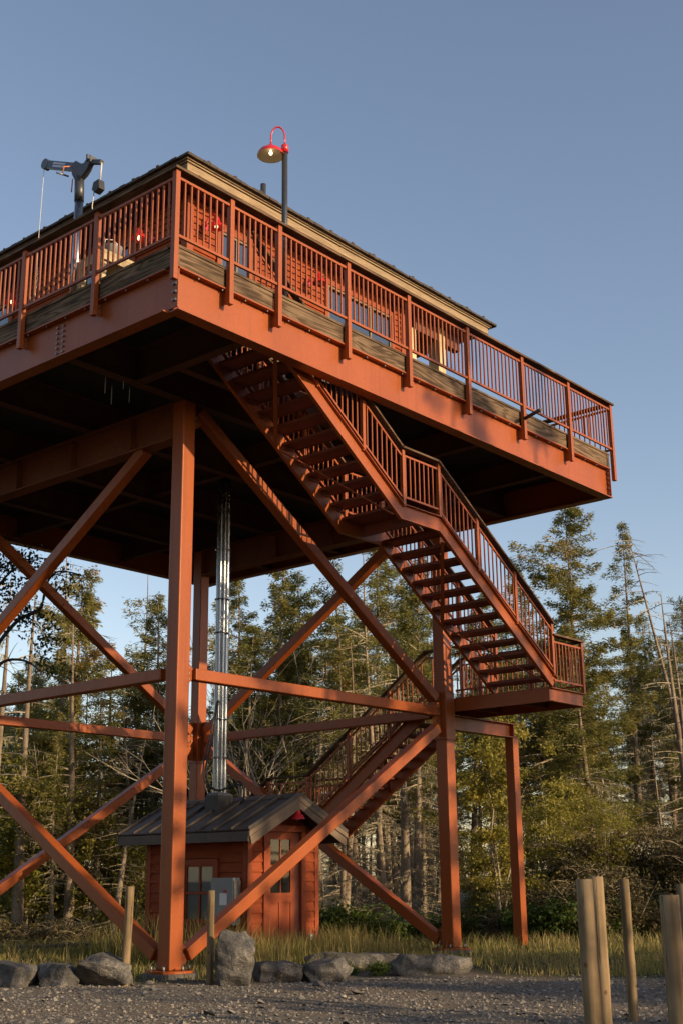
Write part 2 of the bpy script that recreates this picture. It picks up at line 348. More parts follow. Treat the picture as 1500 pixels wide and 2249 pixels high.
# ------------------------------------------------------------------ fire tower (steel frame and deck)
A0, A1, B0, B1 = 2.24, 2.481, 8.527, 8.768           # leg faces in x and in y
CA, CB = (A0 + A1) / 2, (B0 + B1) / 2
DK = 11.05                                           # deck side
tower = thing('observation_tower', 'tall rust red steel tower on four legs carrying a wide square deck', 'tower', (5.5, 5.5, 0))
legs = {'N': (CA, CA), 'R': (CB, CA), 'L': (CA, CB), 'B': (CB, CB)}
for k, (x, y) in legs.items():
    mb = MB().box(x - .1205, x + .1205, y - .1205, y + .1205, 0.03, 7.975)
    lg = mb.build('leg', ['steel', 'bolt'], tower, .02)
    bp = MB().lathe([(0, .03), (.31, .03), (.31, 0), (0, 0)], (x, y, 0), 24, sm=False)
    for an in range(6):
        c = (x + .25 * math.cos(an * 1.047 + .5), y + .25 * math.sin(an * 1.047 + .5), .028)
        bp.tube([c, (c[0], c[1], .09)], .018, 8, 1)
    bp.build('base_plate', ['steel', 'bolt'], lg)
    MB().lathe([(0, -.003), (.36, -.003), (.37, -.02), (.37, -.6)], (x, y, 0), 28, sm=True).build('footing', 'concrete', tower)
ZS = 3.945
def brace(p, q, w=.17, name='brace'):
    return MB().beam(p, q, w, w, (0, 0, 1)).build(name, 'steel', tower, .014)
for (p, q) in (((2.63, CA, ZS), (8.37, CA, ZS)), ((CA, 2.63, ZS), (CA, 8.37, ZS)), ((CB, 2.63, ZS), (CB, 8.37, ZS)), ((2.63, CB, ZS), (8.37, CB, ZS))):
    brace(p, q, .165, 'strut')
brace((2.62, CA, 7.90), (8.36, CA, 4.17)); brace((8.40, CA, 3.66), (2.62, CA, .21))
brace((CA, 3.20, 7.42), (CA, 8.40, 4.13)); brace((CA, 8.40, 3.70), (CA, 2.62, .21))
brace((2.62, CB, 7.80), (8.40, CB, 4.10)); brace((8.40, CB, 3.74), (2.62, CB, .19))
brace((CB, 3.20, 7.36), (CB, 8.40, 4.10)); brace((CB, 8.38, 3.74), (CB, 2.60, .15))
def gusset(c, dirv, z0, z1, ln, tower=tower):
    """bolted plate on a leg face, in the plane of the bracing; dirv = unit vector away from the leg"""
    c = Vector(c); d = Vector(dirv); sd = d.cross(ZV)
    mb = MB(); h = (z1 - z0)
    poly = [c + ZV * z0, c + d * (ln * .55) + ZV * z0, c + d * ln + ZV * (z0 + h * .25), c + d * ln + ZV * (z1 - h * .25), c + d * (ln * .55) + ZV * z1, c + ZV * z1]
    mb.prism([p - sd * .011 for p in poly], sd * .022)
    for zz in np.linspace(z0 + h * .2, z1 - h * .2, 2 + int(h / .2)):
        for sg in (-1, 1): mb.bolt(c + d * (ln * .38) + ZV * zz + sd * sg * .010, sd * sg, .02, .028)
    return mb.build('gusset_plate', ['steel', 'bolt'], tower)
for k, (x, y) in legs.items():
    sx = 1 if x < 5 else -1; sy = 1 if y < 5 else -1
    dx, dy = (sx, 0, 0), (0, sy, 0); cx_, cy_ = (x + sx * .12, y, 0), (x, y + sy * .12, 0)
    for d, c, mid in ((dx, cx_, k in 'RB'), (dy, cy_, k in 'LB')):
        if mid: gusset(c, d, 3.52, 4.30, .22)
        else: gusset(c, d, 3.82, 4.09, .16)
        if k == 'N' or (k == 'L' and d == dx) or (k == 'R' and d == dy): gusset(c, d, .06, .36, .17)
    if k in 'NL': gusset(cx_, dx, 7.62, 7.93, .22)
# splice sleeves seen on the two far legs
for k in 'RB':
    x, y = legs[k]
    MB().box(x - .135, x + .135, y - .135, y + .135, 3.46, 4.30).build('splice_sleeve', 'steel', tower, .012)
# main girders over the legs, along y
for x in (CA, CB):
    mb = MB().ibeam((x, A1, 7.415), (x, B0, 7.415), .565, .24, .02, .025)
    for yy in np.arange(3.45, 8.0, 1.45):
        for sg in (-1, 1): mb.box(x + sg * .012, x + sg * .115, yy - .006, yy + .006, 7.44, 7.955)
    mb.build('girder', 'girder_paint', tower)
# floor beams along x
for y in (CA, 4.44, 6.60, 8.73):
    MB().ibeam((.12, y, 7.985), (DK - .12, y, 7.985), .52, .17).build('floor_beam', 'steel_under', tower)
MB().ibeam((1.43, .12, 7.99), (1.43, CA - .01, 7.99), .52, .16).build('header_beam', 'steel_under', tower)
MB().ibeam((1.52, 1.57, 8.03), (5.42, 1.57, 8.03), .47, .14).build('sun_block_beam', 'steel_under', tower)  # beam added to stop sun falling through the stair opening
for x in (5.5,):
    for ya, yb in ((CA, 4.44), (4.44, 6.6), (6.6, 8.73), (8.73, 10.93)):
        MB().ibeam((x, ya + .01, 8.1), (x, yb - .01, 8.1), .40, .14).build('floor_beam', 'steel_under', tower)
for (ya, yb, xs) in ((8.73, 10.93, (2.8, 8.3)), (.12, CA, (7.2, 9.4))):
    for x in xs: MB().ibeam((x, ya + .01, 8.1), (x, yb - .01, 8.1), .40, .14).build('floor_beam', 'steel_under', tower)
# perimeter beams
def perim(p, q, out, posts):
    mb = MB().ibeam(p, q, .584, .2, .016, .02)
    o = Vector(out); p = Vector(p); d = (Vector(q) - p); ln = d.length; d /= ln
    t = .35
    while t < ln - .2:
        c = p + d * t + o * .07 + ZV * .558
        mb.bolt(c, -ZV, .010, .022)
        t += .42
    return mb.build('edge_beam', ['steel', 'bolt'], tower)
perim((.105, .12, 7.956), (DK - .03, .12, 7.956), (0, -1, 0), None)
perim((.12, .21, 7.956), (.12, DK - .2, 7.956), (-1, 0, 0), None)
perim((DK - .12, .23, 7.956), (DK - .12, DK - .2, 7.956), (1, 0, 0), None)
perim((.0, DK - .12, 7.956), (DK, DK - .12, 7.956), (0, 1, 0), None)
# corner end plates with their bolt rows
mb = MB().box(.092, .112, .03, .20, 7.99, 8.51)
for z in np.linspace(8.09, 8.42, 4):
    for y in (.06, .105): mb.bolt((.091, y, z), (-1, 0, 0), .017, .022)
mb.build('end_plate', ['steel', 'bolt'], tower)
mb = MB().box(DK - .055, DK - .04, .03, .108, 7.99, 8.51)
for z in np.linspace(8.05, 8.45, 5): mb.bolt((DK - .056, .07, z), (-1, 0, 0), .017, .02)
mb.build('end_plate', ['steel', 'bolt'], tower)
mb = MB()
for z in np.linspace(8.06, 8.44, 6):
    for y in (2.34, 2.47): mb.bolt((.111, y, z), (-1, 0, 0), .018, .025, 0)
mb.build('bolt_row', ['bolt'], tower)
# deck boards with the stair opening, rim timbers
OX0, OX1, OY0, OY1 = 1.62, 4.75, .28, 1.50
mb = MB()
def deck_strip(y0, y1):
    segs = [(.16, DK - .16)]
    if y1 > OY0 and y0 < OY1: segs = [(.16, OX0), (OX1, DK - .16)]
    for a, b in segs: mb.box(a, b, y0, y1, 8.78, 8.82)
y = .16
while y < DK - .2:
    deck_strip(y, min(y + .138, DK - .16)); y += .142
mb.build('deck_boards', 'plank', tower)
mb = MB()
yy = .18
segs = [(.13, DK - .13, 1.52, DK - .13), (.13, OX0 - .05, .13, 1.52), (OX1 + .05, DK - .13, .13, 1.52)]
for (a, b, c, d) in segs: mb.box(a, b, c, d, 8.515, 8.53)
for x in np.arange(.6, DK - .3, .61):
    if OX0 - .1 < x < OX1 + .1: mb.box(x - .025, x + .025, 1.55, DK - .2, 8.54, 8.775)
    else: mb.box(x - .025, x + .025, .2, DK - .2, 8.54, 8.775)
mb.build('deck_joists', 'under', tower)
POSTX = [-.056, .910, 1.825, 3.283, 4.722, 6.29, 7.921, 9.473, 11.038]
POSTY = [-.056, 1.518, 3.131, 4.744, 6.357, 7.97, 9.583, 11.038]
def rim_pieces(front):
    P = POSTX if front else POSTY
    for i in range(len(P) - 1):
        a = P[i] + (.075 if i else .09); b = P[i + 1]
        if i == len(P) - 2: b = 11.03
        if front:
            MB().box(a + .002, b - .002, .045, .115, 8.548, 8.80).build('rim_timber', 'rim_x', tower)
            MB().box(a - .02, b + .0, .03, .16, 8.803, 8.84).build('edge_board', 'rim_x', tower)
        else:
            for x0, x1, e0, e1 in ((.045, .115, .03, .157), (DK - .115, DK - .045, DK - .157, DK - .03)):
                MB().box(x0, x1, a + .002, b - .002, 8.546, 8.80).build('rim_timber', 'rim_y', tower)
                MB().box(e0, e1, a + (.1 if i == 0 else 0), b, 8.803, 8.84).build('edge_board', 'rim_y', tower)
rim_pieces(True); rim_pieces(False)
MB().box(.0, DK, DK - .115, DK - .045, 8.547, 8.80).build('rim_timber', 'rim_x', tower)
# four thin rods hanging below the deck and a short pipe socket on the edge
for (x, y, l) in ((1.02, 2.55, .62), (1.24, 2.42, .52), (1.30, 2.75, .66), (1.52, 2.62, .6)):
    MB().tube([(x, y, 8.5), (x, y, 7.98 - l + .42)], .009, 6).build('hanging_rod', 'galv', tower)
MB().tube([(7.98, .09, 8.66), (7.86, -.42, 8.72)], .032, 10).build('pipe_socket', 'black', tower)
# landing support beam and column belong to the stair (below)

# ------------------------------------------------------------------ deck railing
rail = thing('deck_railing', 'rust red railing of posts and thin balusters round the high deck', 'railing', (5.5, 5.5, 8.3))
def bracket(c, out):
    o = Vector(out); s = o.cross(ZV); c = Vector(c)
    mb = MB().obox(c + o * -.045 + ZV * .10, o * .075, s * .008, ZV * .085)
    for z in (.06, .14): mb.bolt(c + o * -.07 + s * -.008 + ZV * z, -s, .014, .02)
    return mb
def deck_post(c, out, corner=False):
    # c = centre bottom
    x, y = c
    p = MB().box(x - .0375, x + .0375, y - .0375, y + .0375, 8.30, 9.815).build('post', 'steel', rail, .006)
    if not corner: bracket((x, y, 8.31), out).build('bracket', ['steel', 'bolt'], p)
for x in POSTX: deck_post((x + .0375, -.0125), (0, -1, 0), x < 0 or x > 11)
for y in POSTY[1:]:
    deck_post((-.0125, y + .0375), (-1, 0, 0), y > 11); deck_post((11.075, y + .0375), (1, 0, 0), y > 11)
def panel(P, Q, ht, hb, parent, out, bs=.109, br=.0105, rt=(.036, .036), name='rail_panel'):
    """two rails and the balusters between them; P,Q = reference line between the posts"""
    P = Vector(P); Q = Vector(Q); mb = MB()
    mb.beam(P + ZV * ht, Q + ZV * ht, rt[0], rt[1]); mb.beam(P + ZV * hb, Q + ZV * hb, rt[0], rt[1])
    h = Vector((Q.x - P.x, Q.y - P.y, 0)).length; n = max(1, int(round(h / bs)) - 1)
    for i in range(n):
        t = (i + 1) / (n + 1); c = P.lerp(Q, t)
        mb.box(c.x - br, c.x + br, c.y - br, c.y + br, c.z + hb + rt[1] * .4, c.z + ht - rt[1] * .4)
    return mb.build(name, 'steel', parent)
for i in range(8):
    panel((POSTX[i] + .075, -.0125, 0), (POSTX[i + 1], -.0125, 0), 9.728, 8.920, rail, None)
for i in range(7):
    panel((-.0125, POSTY[i] + .075, 0), (-.0125, POSTY[i + 1], 0), 9.728, 8.920, rail, None)
    panel((11.075, POSTY[i] + .075, 0), (11.075, POSTY[i + 1], 0), 9.728, 8.920, rail, None)
MB().box(-.09, 11.15, -.085, .06, 9.817, 9.853).build('cap_rail', 'cap_x', rail, .004)
MB().box(-.09, .06, .063, 11.12, 9.817, 9.853).build('cap_rail', 'cap_y', rail, .004)
MB().box(11.0, 11.15, .063, 11.12, 9.817, 9.853).build('cap_rail', 'cap_y', rail, .004)

# ------------------------------------------------------------------ staircase
stair = thing('zigzag_staircase', 'rust red steel stair with open treads zigzagging up to the deck', 'staircase', (7, 2, 0))
Y0, Y1, SL = .32, 1.43, .70
def sweep_channel(path, horiz, side, web=.25, fl=.06, tk=.010, name='stringer', ends=None):
    """C channel along a path of (h,z); horiz maps (h, off, z) to xyz; flanges point to `side`"""
    n = len(path); offs = []
    for i in range(n):
        v = Vector((0, 0))
        ds = []
        for a, b in ((i - 1, i), (i, i + 1)):
            if 0 <= a and b < n:
                t = Vector((path[b][0] - path[a][0], path[b][1] - path[a][1])).normalized(); ds.append(Vector((-t.y, t.x)))
        if len(ds) == 2:
            bis = (ds[0] + ds[1]).normalized(); off = bis / max(.2, bis.dot(ds[0]))
        else:
            off = ds[0]
            if ends == 'vert': off = Vector((0, 1 / ds[0].y))
        if off.y < 0: off = -off
        offs.append(off)
    hw = web / 2
    prof = [(0, -hw), (fl, -hw), (fl, -hw + tk), (tk, -hw + tk), (tk, hw - tk), (fl, hw - tk), (fl, hw), (0, hw)]
    mb = MB(); vs = []
    for (h, z), o in zip(path, offs):
        for (u, w) in prof: vs.append(horiz(h + o.x * w, side * u, z + o.y * w))
    k = len(prof); fs = []
    for i in range(n - 1):
        for j in range(k):
            j2 = (j + 1) % k; f = [i * k + j, i * k + j2, (i + 1) * k + j2, (i + 1) * k + j]
            fs.append(f)
    fs += [list(range(k)), [(n - 1) * k + j for j in range(k)][::-1]]
    mb.add(vs, fs)
    o = mb.build(name, 'steel', stair)
    bmm = bmesh.new(); bmm.from_mesh(o.data); bmesh.ops.recalc_face_normals(bmm, faces=bmm.faces); bmm.to_mesh(o.data); bmm.free()
    return o
path12 = [(1.66, 8.66), (4.865, 6.42), (5.825, 6.42), (8.98, 4.285)]
hx = lambda yy: (lambda h, u, z: (h, yy + u, z))
sweep_channel(path12, hx(Y0), -1, ends=None); sweep_channel(path12, hx(Y1), 1)
def treads_x(xa, za, xb, zb, n, y0, y1):
    """n treads between a top edge (xa,za) and a bottom edge (xb,zb), risers included"""
    for i in range(n):
        t = (i + 1) / (n + 1); x = xa + (xb - xa) * (i + .5) / n; z = za + (zb - za) * t
        mb = MB().box(x - .15, x + .15, y0 + .012, y1 - .012, z - .045, z)
        mb.box(x + .14, x + .152, y0 + .012, y1 - .012, z - .06, z + .002)
        for yy in (y0 + .018, y1 - .018): mb.box(x - .10, x + .10, yy - .006, yy + .006, z - .10, z - .045)
        mb.build('tread', 'steel_dark', stair)
treads_x(1.62, 8.82, 4.86, 6.545, 12, Y0, Y1)
treads_x(5.84, 6.545, 8.95, 4.21, 12, Y0, Y1)
MB().box(4.84, 5.85, Y0 + .012, Y1 - .012, 6.505, 6.545).box(5.30, 5.36, Y0 + .012, Y1 - .012, 6.33, 6.50).build('landing', 'steel_dark', stair)
# flat-bar bracing under the flights
def under(xa, ya, xb, yb, off=-.17):
    def zz(x):
        if x < 4.865: return 6.42 + (4.865 - x) * .699
        if x > 5.825: return 6.42 - (x - 5.825) * .6767
        return 6.42
    MB().beam((xa, ya, zz(xa) + off), (xb, yb, zz(xb) + off), .06, .008).build('cross_bar', 'steel', stair)
under(2.15, Y0, 3.32, Y1 - .02); under(3.40, Y1 - .02, 4.72, Y0 + .02); under(5.95, Y0 + .02, 7.36, Y1 - .02); under(7.42, Y1 - .02, 8.70, Y0 + .02)
# landing at the turn
LX0, LX1, LY1, LZ = 8.84, 9.93, 2.86, 4.21
mb = MB()
for z0, z1 in ((LZ - .235, LZ - .005),):
    mb.box(LX0, LX1, Y0, Y0 + .012, z0, z1).box(LX0, LX0 + .012, Y0 + .013, LY1, z0, z1).box(LX1 - .012, LX1, Y0 + .013, LY1, z0, z1).box(LX0 + .013, LX1 - .013, LY1 - .012, LY1, z0, z1)
    for za in (z0, z1 - .012):
        mb.box(LX0 - .0, LX1 + .03, Y0 - .055, Y0 - .001, za, za + .011).box(LX1 + .001, LX1 + .055, Y0 + .02, LY1, za, za + .011)
mb.build('landing_frame', 'steel', stair)
MB().box(LX0 + .014, LX1 - .014, Y0 + .014, LY1 - .014, LZ - .03, LZ + .004).box(LX0 + .014, LX1 - .014, 1.0, 1.05, LZ - .2, LZ - .031).box(LX0 + .014, LX1 - .014, 2.0, 2.05, LZ - .2, LZ - .031).build('landing', 'steel_dark', stair)
mb = MB().ibeam((B1 + .002, 2.345, 3.655), (10.85, 2.345, 3.655), .26, .19, .012, .014)
mb.box(10.70, 10.715, 2.26, 2.43, 3.67, 3.90)
mb.build('support_beam', 'steel', stair)
MB().box(10.655, 10.84, 2.255, 2.44, -.10, 3.652).build('column', 'steel', stair, .014)
MB().box(10.55, 10.95, 2.15, 2.55, -.30, -.085).build('footing', 'concrete', stair)
# third and fourth flights, running away along y
hy = lambda xx: (lambda h, u, z: (xx + u, h, z))
L3, Z3 = 5.78, 2.16
path3 = [(2.87, 4.08), (L3, 2.035), (6.80, 2.035), (9.55, .12)]
sweep_channel(path3, hy(LX0 + .02), -1); sweep_channel(path3, hy(LX1), 1)
def treads_y(ya, za, yb, zb, n, x0, x1):
    for i in range(n):
        t = (i + 1) / (n + 1); y = ya + (yb - ya) * (i + .5) / n; z = za + (zb - za) * t
        mb = MB().box(x0 + .012, x1 - .012, y - .14, y + .14, z - .045, z)
        mb.build('tread', 'steel_dark', stair)
treads_y(2.88, LZ, L3, Z3, 11, LX0 + .02, LX1); treads_y(6.82, Z3, 9.6, .1, 11, LX0 + .02, LX1)
MB().box(LX0 + .034, LX1 - .012, L3, 6.80, Z3 - .04, Z3).build('landing', 'steel_dark', stair)
MB().beam((LX0 + .05, 3.9, 3.22), (LX1 - .03, 4.6, 2.73), .06, .008).build('cross_bar', 'steel', stair)
for x in (LX0 + .08, LX1 - .06):
    MB().box(x - .05, x + .05, 6.6, 6.7, -.3, 1.9).build('column', 'steel', stair)
# stair guard rails
def spost(x, y, z0, z1): MB().box(x - .03, x + .03, y - .03, y + .03, z0, z1).build('post', 'steel', stair, .005)
def srun(pts, parent=stair, cap=True, ht=.76, hb=.10, caph=.875, capw=.14):
    for a, b in zip(pts[:-1], pts[1:]):
        panel(a, b, ht, hb, parent, None, .112, .0095, (.03, .03))
    mb = MB()
    for i, (a, b) in enumerate(zip(pts[:-1], pts[1:])):
        a = Vector(a); b = Vector(b); d = (b - a).normalized()
        mb.beam(a - d * .01 + ZV * caph, b + d * .01 + ZV * caph, capw, .03)
    mb.build('cap_rail', 'cap_x', parent)
zt12 = lambda x: (6.545 + (4.865 - x) * .699 + .035) if x < 4.865 else ((6.42 + .125) if x < 5.825 else 6.42 - (x - 5.825) * .6767 + .155)
for yy in (Y0 - .02, Y1 + .02):
    pts = [(1.62, yy, zt12(1.62)), (4.90, yy, zt12(4.80)), (5.80, yy, 6.56), (8.98, yy, zt12(8.98))]
    pts[1] = (4.88, yy, 6.565); srun(pts)
    for x in (1.62, 3.0, 4.0, 4.93, 5.84, 6.85, 7.9, 8.98):
        z = zt12(x); spost(x, yy, z - .03, z + .86)
# landing rails
ly = Y0 - .02
srun([(8.98, ly, LZ + .03), (LX1 + .02, ly, LZ + .03)]); spost(LX1 + .02, ly, LZ - .02, LZ + .89)
zt3 = lambda y: (4.08 + (2.87 - y) * .7028 + .155) if y < L3 else (Z3 + .0 if y < 6.8 else Z3 - (y - 6.8) * .696 + .03)
srun([(LX1 + .02, ly, LZ + .03), (LX1 + .02, 2.86, LZ + .03), (LX1 + .02, L3, zt3(L3 - .001)), (LX1 + .02, 6.80, Z3 + .03), (LX1 + .02, 9.5, .3)])
for y in (1.35, 2.45): spost(LX1 + .02, y, LZ - .02, LZ + .89)
for y in (2.86, 3.85, 4.82, L3): spost(LX1 + .02, y, zt3(y - .001) - .03, zt3(y - .001) + .86)
srun([(LX0 + .0, 1.48, LZ + .03), (LX0 + .0, 2.23, LZ + .03)])
srun([(LX0, 2.60, zt3(2.87)), (LX0, 2.86, zt3(2.87)), (LX0, L3, zt3(L3 - .001)), (LX0, 6.80, Z3 + .03), (LX0, 9.5, .3)])
for y in (3.75, 4.73, L3, 6.8): spost(LX0, y, zt3(y - .001) - .03, zt3(y - .001) + .86)
srun([(LX1, 6.78, Z3 + .03), (LX1 + .03, 6.80, Z3 + .03)])

# ------------------------------------------------------------------ cabin on the deck
WX, WY = 2.13, 2.15
cabin = thing('lookout_cabin', 'red clapboard cabin with low brown roof standing on the tower deck', 'cabin', (5.6, 5.6, 8.84))
ZD = 8.842; ZE = 11.29
def clap(mb, axis, pos, out, a, b, z0, z1, h=.112):
    z = z0
    while z < z1 - .01:
        zt = min(z + h, z1)
        lo, hi = pos + out * .028, pos + out * .004
        if axis == 'x':
            q = [(a, lo, z), (b, lo, z), (b, hi, zt), (a, hi, zt)]; u = [(a, lo, z), (b, lo, z), (b, pos, z), (a, pos, z)]
        else:
            q = [(lo, a, z), (lo, b, z), (hi, b, zt), (hi, a, zt)]; u = [(lo, a, z), (lo, b, z), (pos, b, z), (pos, a, z)]
        mb.add(q, [(0, 1, 2, 3)]); mb.add(u, [(3, 2, 1, 0)]); z = zt
XW = 7.52
mb = MB().box(WX + .05, XW - .02, WY + .05, 9.0, ZD, ZE - .01)
# front wall fields between openings (window openings are set in front of the core as framed boxes)
for a, b in ((WX + .12, 2.74), (3.66, 5.30), (7.20, XW - .10)): clap(mb, 'x', WY + .03, -1, a, b, ZD, ZE)
for a, b in ((2.74, 3.66), (5.30, 7.20)): clap(mb, 'x', WY + .03, -1, a, b, ZD, 9.55)
for a, b in ((WY + .12, 3.35), (4.75, 6.6), (8.0, 9.0)): clap(mb, 'y', WX + .03, -1, a, b, ZD, ZE)
for a, b in ((3.35, 4.75), (6.6, 8.0)): clap(mb, 'y', WX + .03, -1, a, b, ZD, 9.65)
clap(mb, 'y', XW, 1, WY + .1, 9.0, ZD, ZE)
mb.build('wall', 'siding', cabin)
for (x0, x1, y0, y1) in ((WX - .005, WX + .125, WY - .005, WY + .02), (WX - .005, WX + .02, WY + .021, WY + .125), (XW - .11, XW + .02, WY - .005, WY + .02)):
    MB().box(x0, x1, y0, y1, ZD, ZE).build('corner_board', 'trim', cabin)
def window(x0, x1, z0, z1, nmull, rail_z, axis='x', parent=cabin, pos=WY, wname='window', sashm='sash', window_back='interior', t=.05, gl='glass'):
    def B(mbx, a, b, d0, d1, za, zb, mi=0):
        if axis == 'x': mbx.box(a, b, pos + d0, pos + d1, za, zb, mi)
        else: mbx.box(pos + d0, pos + d1, a, b, za, zb, mi)
    fr = MB(); e = .085
    B(fr, x0 - e, x0, -.012, .04, z0 - .02, z1 + e); B(fr, x1, x1 + e, -.012, .04, z0 - .02, z1 + e); B(fr, x0, x1, -.012, .04, z1, z1 + e)
    B(fr, x0 - e - .02, x1 + e + .02, -.04, .04, z0 - .06, z0 - .021)
    w = fr.build(wname, 'trim', parent)
    s = MB()
    xs = np.linspace(x0, x1, nmull + 1)
    B(s, x0, x1, .005, .03, z0 - .02, z0 + t); B(s, x0, x1, .005, .03, z1 - t, z1)
    for i, xm in enumerate(xs):
        a, b = (xm - t / 2, xm + t / 2)
        if i == 0: a, b = x0, x0 + t
        if i == nmull: a, b = x1 - t, x1
        B(s, a, b, .005, .03, z0 + t, z1 - t)
    if rail_z:
        for i in range(nmull): B(s, xs[i] + t * .5 + (t * .5 if i == 0 else 0), xs[i + 1] - t * .5 - (t * .5 if i == nmull - 1 else 0), .007, .028, rail_z - .02, rail_z + .02)
    s.build('sash', sashm, w)
    g = MB()
    if axis == 'x': g.add([(x0, pos + .022, z0), (x1, pos + .022, z0), (x1, pos + .022, z1), (x0, pos + .022, z1)], [(0, 1, 2, 3)])
    else: g.add([(pos + .022, x0, z0), (pos + .022, x1, z0), (pos + .022, x1, z1), (pos + .022, x0, z1)], [(0, 3, 2, 1)])
    g.build('pane', gl, w)
    bk = MB(); B(bk, x0, x1, .044, .048, z0, z1); bk.build('window_back', window_back, w)  # cabin windows get a dark sheet here in place of the unlit room
    return w
window(2.845, 3.56, 9.62, 10.95, 2, 0, t=.04)
window(5.385, 7.115, 9.62, 10.98, 3, 0, t=.04)
window(3.45, 4.65, 9.72, 10.95, 2, 10.3, 'y', cabin, WX)
window(6.7, 7.9, 9.72, 10.95, 2, 10.3, 'y', cabin, WX)
# porch at the far end: pale boxed columns under the same roof
for (x, y, w) in ((7.80, 2.26, .09), (8.675, 2.27, .115), (8.675, 8.85, .115)):
    mb = MB().box(x - w, x + w, y - w, y + w, ZD, ZE - .01)
    mb.box(x - w - .02, x + w + .02, y - w - .02, y + w + .02, ZD + .002, ZD + .16)
    mb.build('porch_column', 'pale_wood', cabin, .006)
MB().box(XW + .03, 9.3, WY + .02, WY + .16, ZE - .30, ZE - .015).box(8.6, 8.75, WY + .17, 8.9, ZE - .30, ZE - .015).build('porch_beam', 'soffit', cabin)
# roof: hipped, low, with a shingle edge and a stepped cedar fascia
EX0, EX1, EY0, EY1 = 1.65, 9.53, 1.65, 9.50
MB().box(EX0 + .04, EX1 - .04, EY0 + .04, EY1 - .04, ZE, ZE + .02).build('soffit', 'soffit', cabin)
for (x0, x1, y0, y1, e) in ((EX0, EX1, EY0, EY0 + .035, 'f'), (EX0, EX0 + .035, EY0 + .036, EY1, 'l'), (EX1 - .035, EX1, EY0 + .036, EY1, 'r'), (EX0 + .036, EX1 - .036, EY1 - .035, EY1, 'b')):
    mb = MB().box(x0, x1, y0, y1, ZE - .005, ZE + .118)
    ox0 = .028 if e in 'lf' else 0; ox1 = .028 if e in 'rf' else 0
    oy0 = .028 if e == 'f' else 0
    mb.box(x0 - ox0, x1 + ox1, y0 - oy0, y1 - (.003 if e == 'f' else 0), ZE + .119, ZE + .146)
    mb.box(x0 - ox0 * 2, x1 + ox1 * 2, y0 - oy0 * 2, y1 - (.003 if e == 'f' else 0), ZE + .147, ZE + .172)
    mb.build('fascia', 'fascia' if e in 'fr' else 'rake', cabin)
def hip(mb, x0, x1, y0, y1, z, pitch, t, courses):
    W = min(x1 - x0, y1 - y0) / 2
    for c in range(courses):
        a = W * c / courses; b = W * (c + 1) / courses
        za = z + a * pitch + t; zb = z + b * pitch + t * .25
        r0 = [(x0 + a, y0 + a), (x1 - a, y0 + a), (x1 - a, y1 - a), (x0 + a, y1 - a)]
        r1 = [(x0 + b, y0 + b), (x1 - b, y0 + b), (x1 - b, y1 - b), (x0 + b, y1 - b)]
        for i in range(4):
            j = (i + 1) % 4
            mb.add([(*r0[i], za), (*r0[j], za), (*r1[j], zb), (*r1[i], zb)], [(0, 1, 2, 3)])
            mb.add([(*r0[i], za - t), (*r0[j], za - t), (*r0[j], za), (*r0[i], za)], [(0, 1, 2, 3)])
mb = MB()
hip(mb, EX0 - .10, EX1 + .16, EY0 - .10, EY1 + .1, ZE + .174, .26, .03, 26)
rr = random.Random(3)
def edge_bits(a0, a1, fixed, axis):
    a = a0
    while a < a1:                                    # slightly uneven shingle butts and the small snow guards
        w = rr.uniform(.12, .22); dz = rr.uniform(0, .016); o = rr.uniform(0, .012)
        if axis == 'x': mb.box(a + .004, min(a + w, a1) - .004, fixed - .012 - o, fixed + .2, ZE + .172, ZE + .206 + dz)
        else: mb.box(fixed - .012 - o, fixed + .2, a + .004, min(a + w, a1) - .004, ZE + .172, ZE + .206 + dz)
        a += w
    a = a0 + .45
    while a < a1:
        if axis == 'x': mb.box(a, a + .05, fixed + .02, fixed + .09, ZE + .20, ZE + .275)
        else: mb.box(fixed + .02, fixed + .09, a, a + .05, ZE + .20, ZE + .275)
        a += .56
edge_bits(EX0 - .10, EX1 + .14, EY0 - .10, 'x'); edge_bits(EY0 + .12, EY1, EX0 - .10, 'y')
mb.build('roof', 'shingle', cabin)
MB().tube([(3.98, 2.35, 11.55), (3.98, 2.35, 12.36)], .048, 12).build('vent_pipe', 'dark_metal', cabin)

# ------------------------------------------------------------------ lamps
def gooseneck(root, x, y, z, dx, dy, r, s=1.0):
    """arm from (x,y,z) rising and curling over towards (dx,dy), with an enamel shade and lit bulb"""
    d = Vector((dx, dy, 0)); p0 = Vector((x, y, z)); reach = d.length; d = d / reach
    pts = [p0, p0 + ZV * .10 * s]
    for i in range(0, 13):
        an = math.pi * i / 12
        pts.append(p0 + d * (reach / 2 - reach / 2 * math.cos(an)) + ZV * (.10 * s + .21 * s * math.sin(an) ** .8 + (0 if i < 7 else 0)))
    pts.append(p0 + d * reach + ZV * .02 * s)
    MB().tube(pts, .0125 * s, 8).build('arm', 'enamel', root)
    c = p0 + d * reach
    sh = MB().lathe([(.001, .09), (.03, .09), (.045, .06), (.05, .035), (.11, .015), (.16, -.015), (.19, -.055), (.198, -.095), (.170, -.115), (.164, -.07), (.138, -.025), (.09, .003), (.03, .012)][:8], (c.x, c.y, c.z - .07 * s), 28, 0)
    sh.lathe([(.197, -.096), (.184, -.06), (.154, -.022), (.10, -.002), (.001, .008)], (c.x, c.y, c.z - .07 * s), 28, 1)
    so = sh.build('lamp_shade', ['enamel', 'enamel_in'], root)
    b = MB().lathe([(.001, -.065), (.018, -.06), (.027, -.04), (.022, -.02), (.013, -.008), (.011, .01)], (c.x, c.y, c.z - .085 * s), 14)
    b.build('bulb', 'bulb', root)
pl = thing('lamp_post', 'red gooseneck lamp on a slim dark pole rising above the deck rail', 'lamp', (2.23, .22, 8.84))
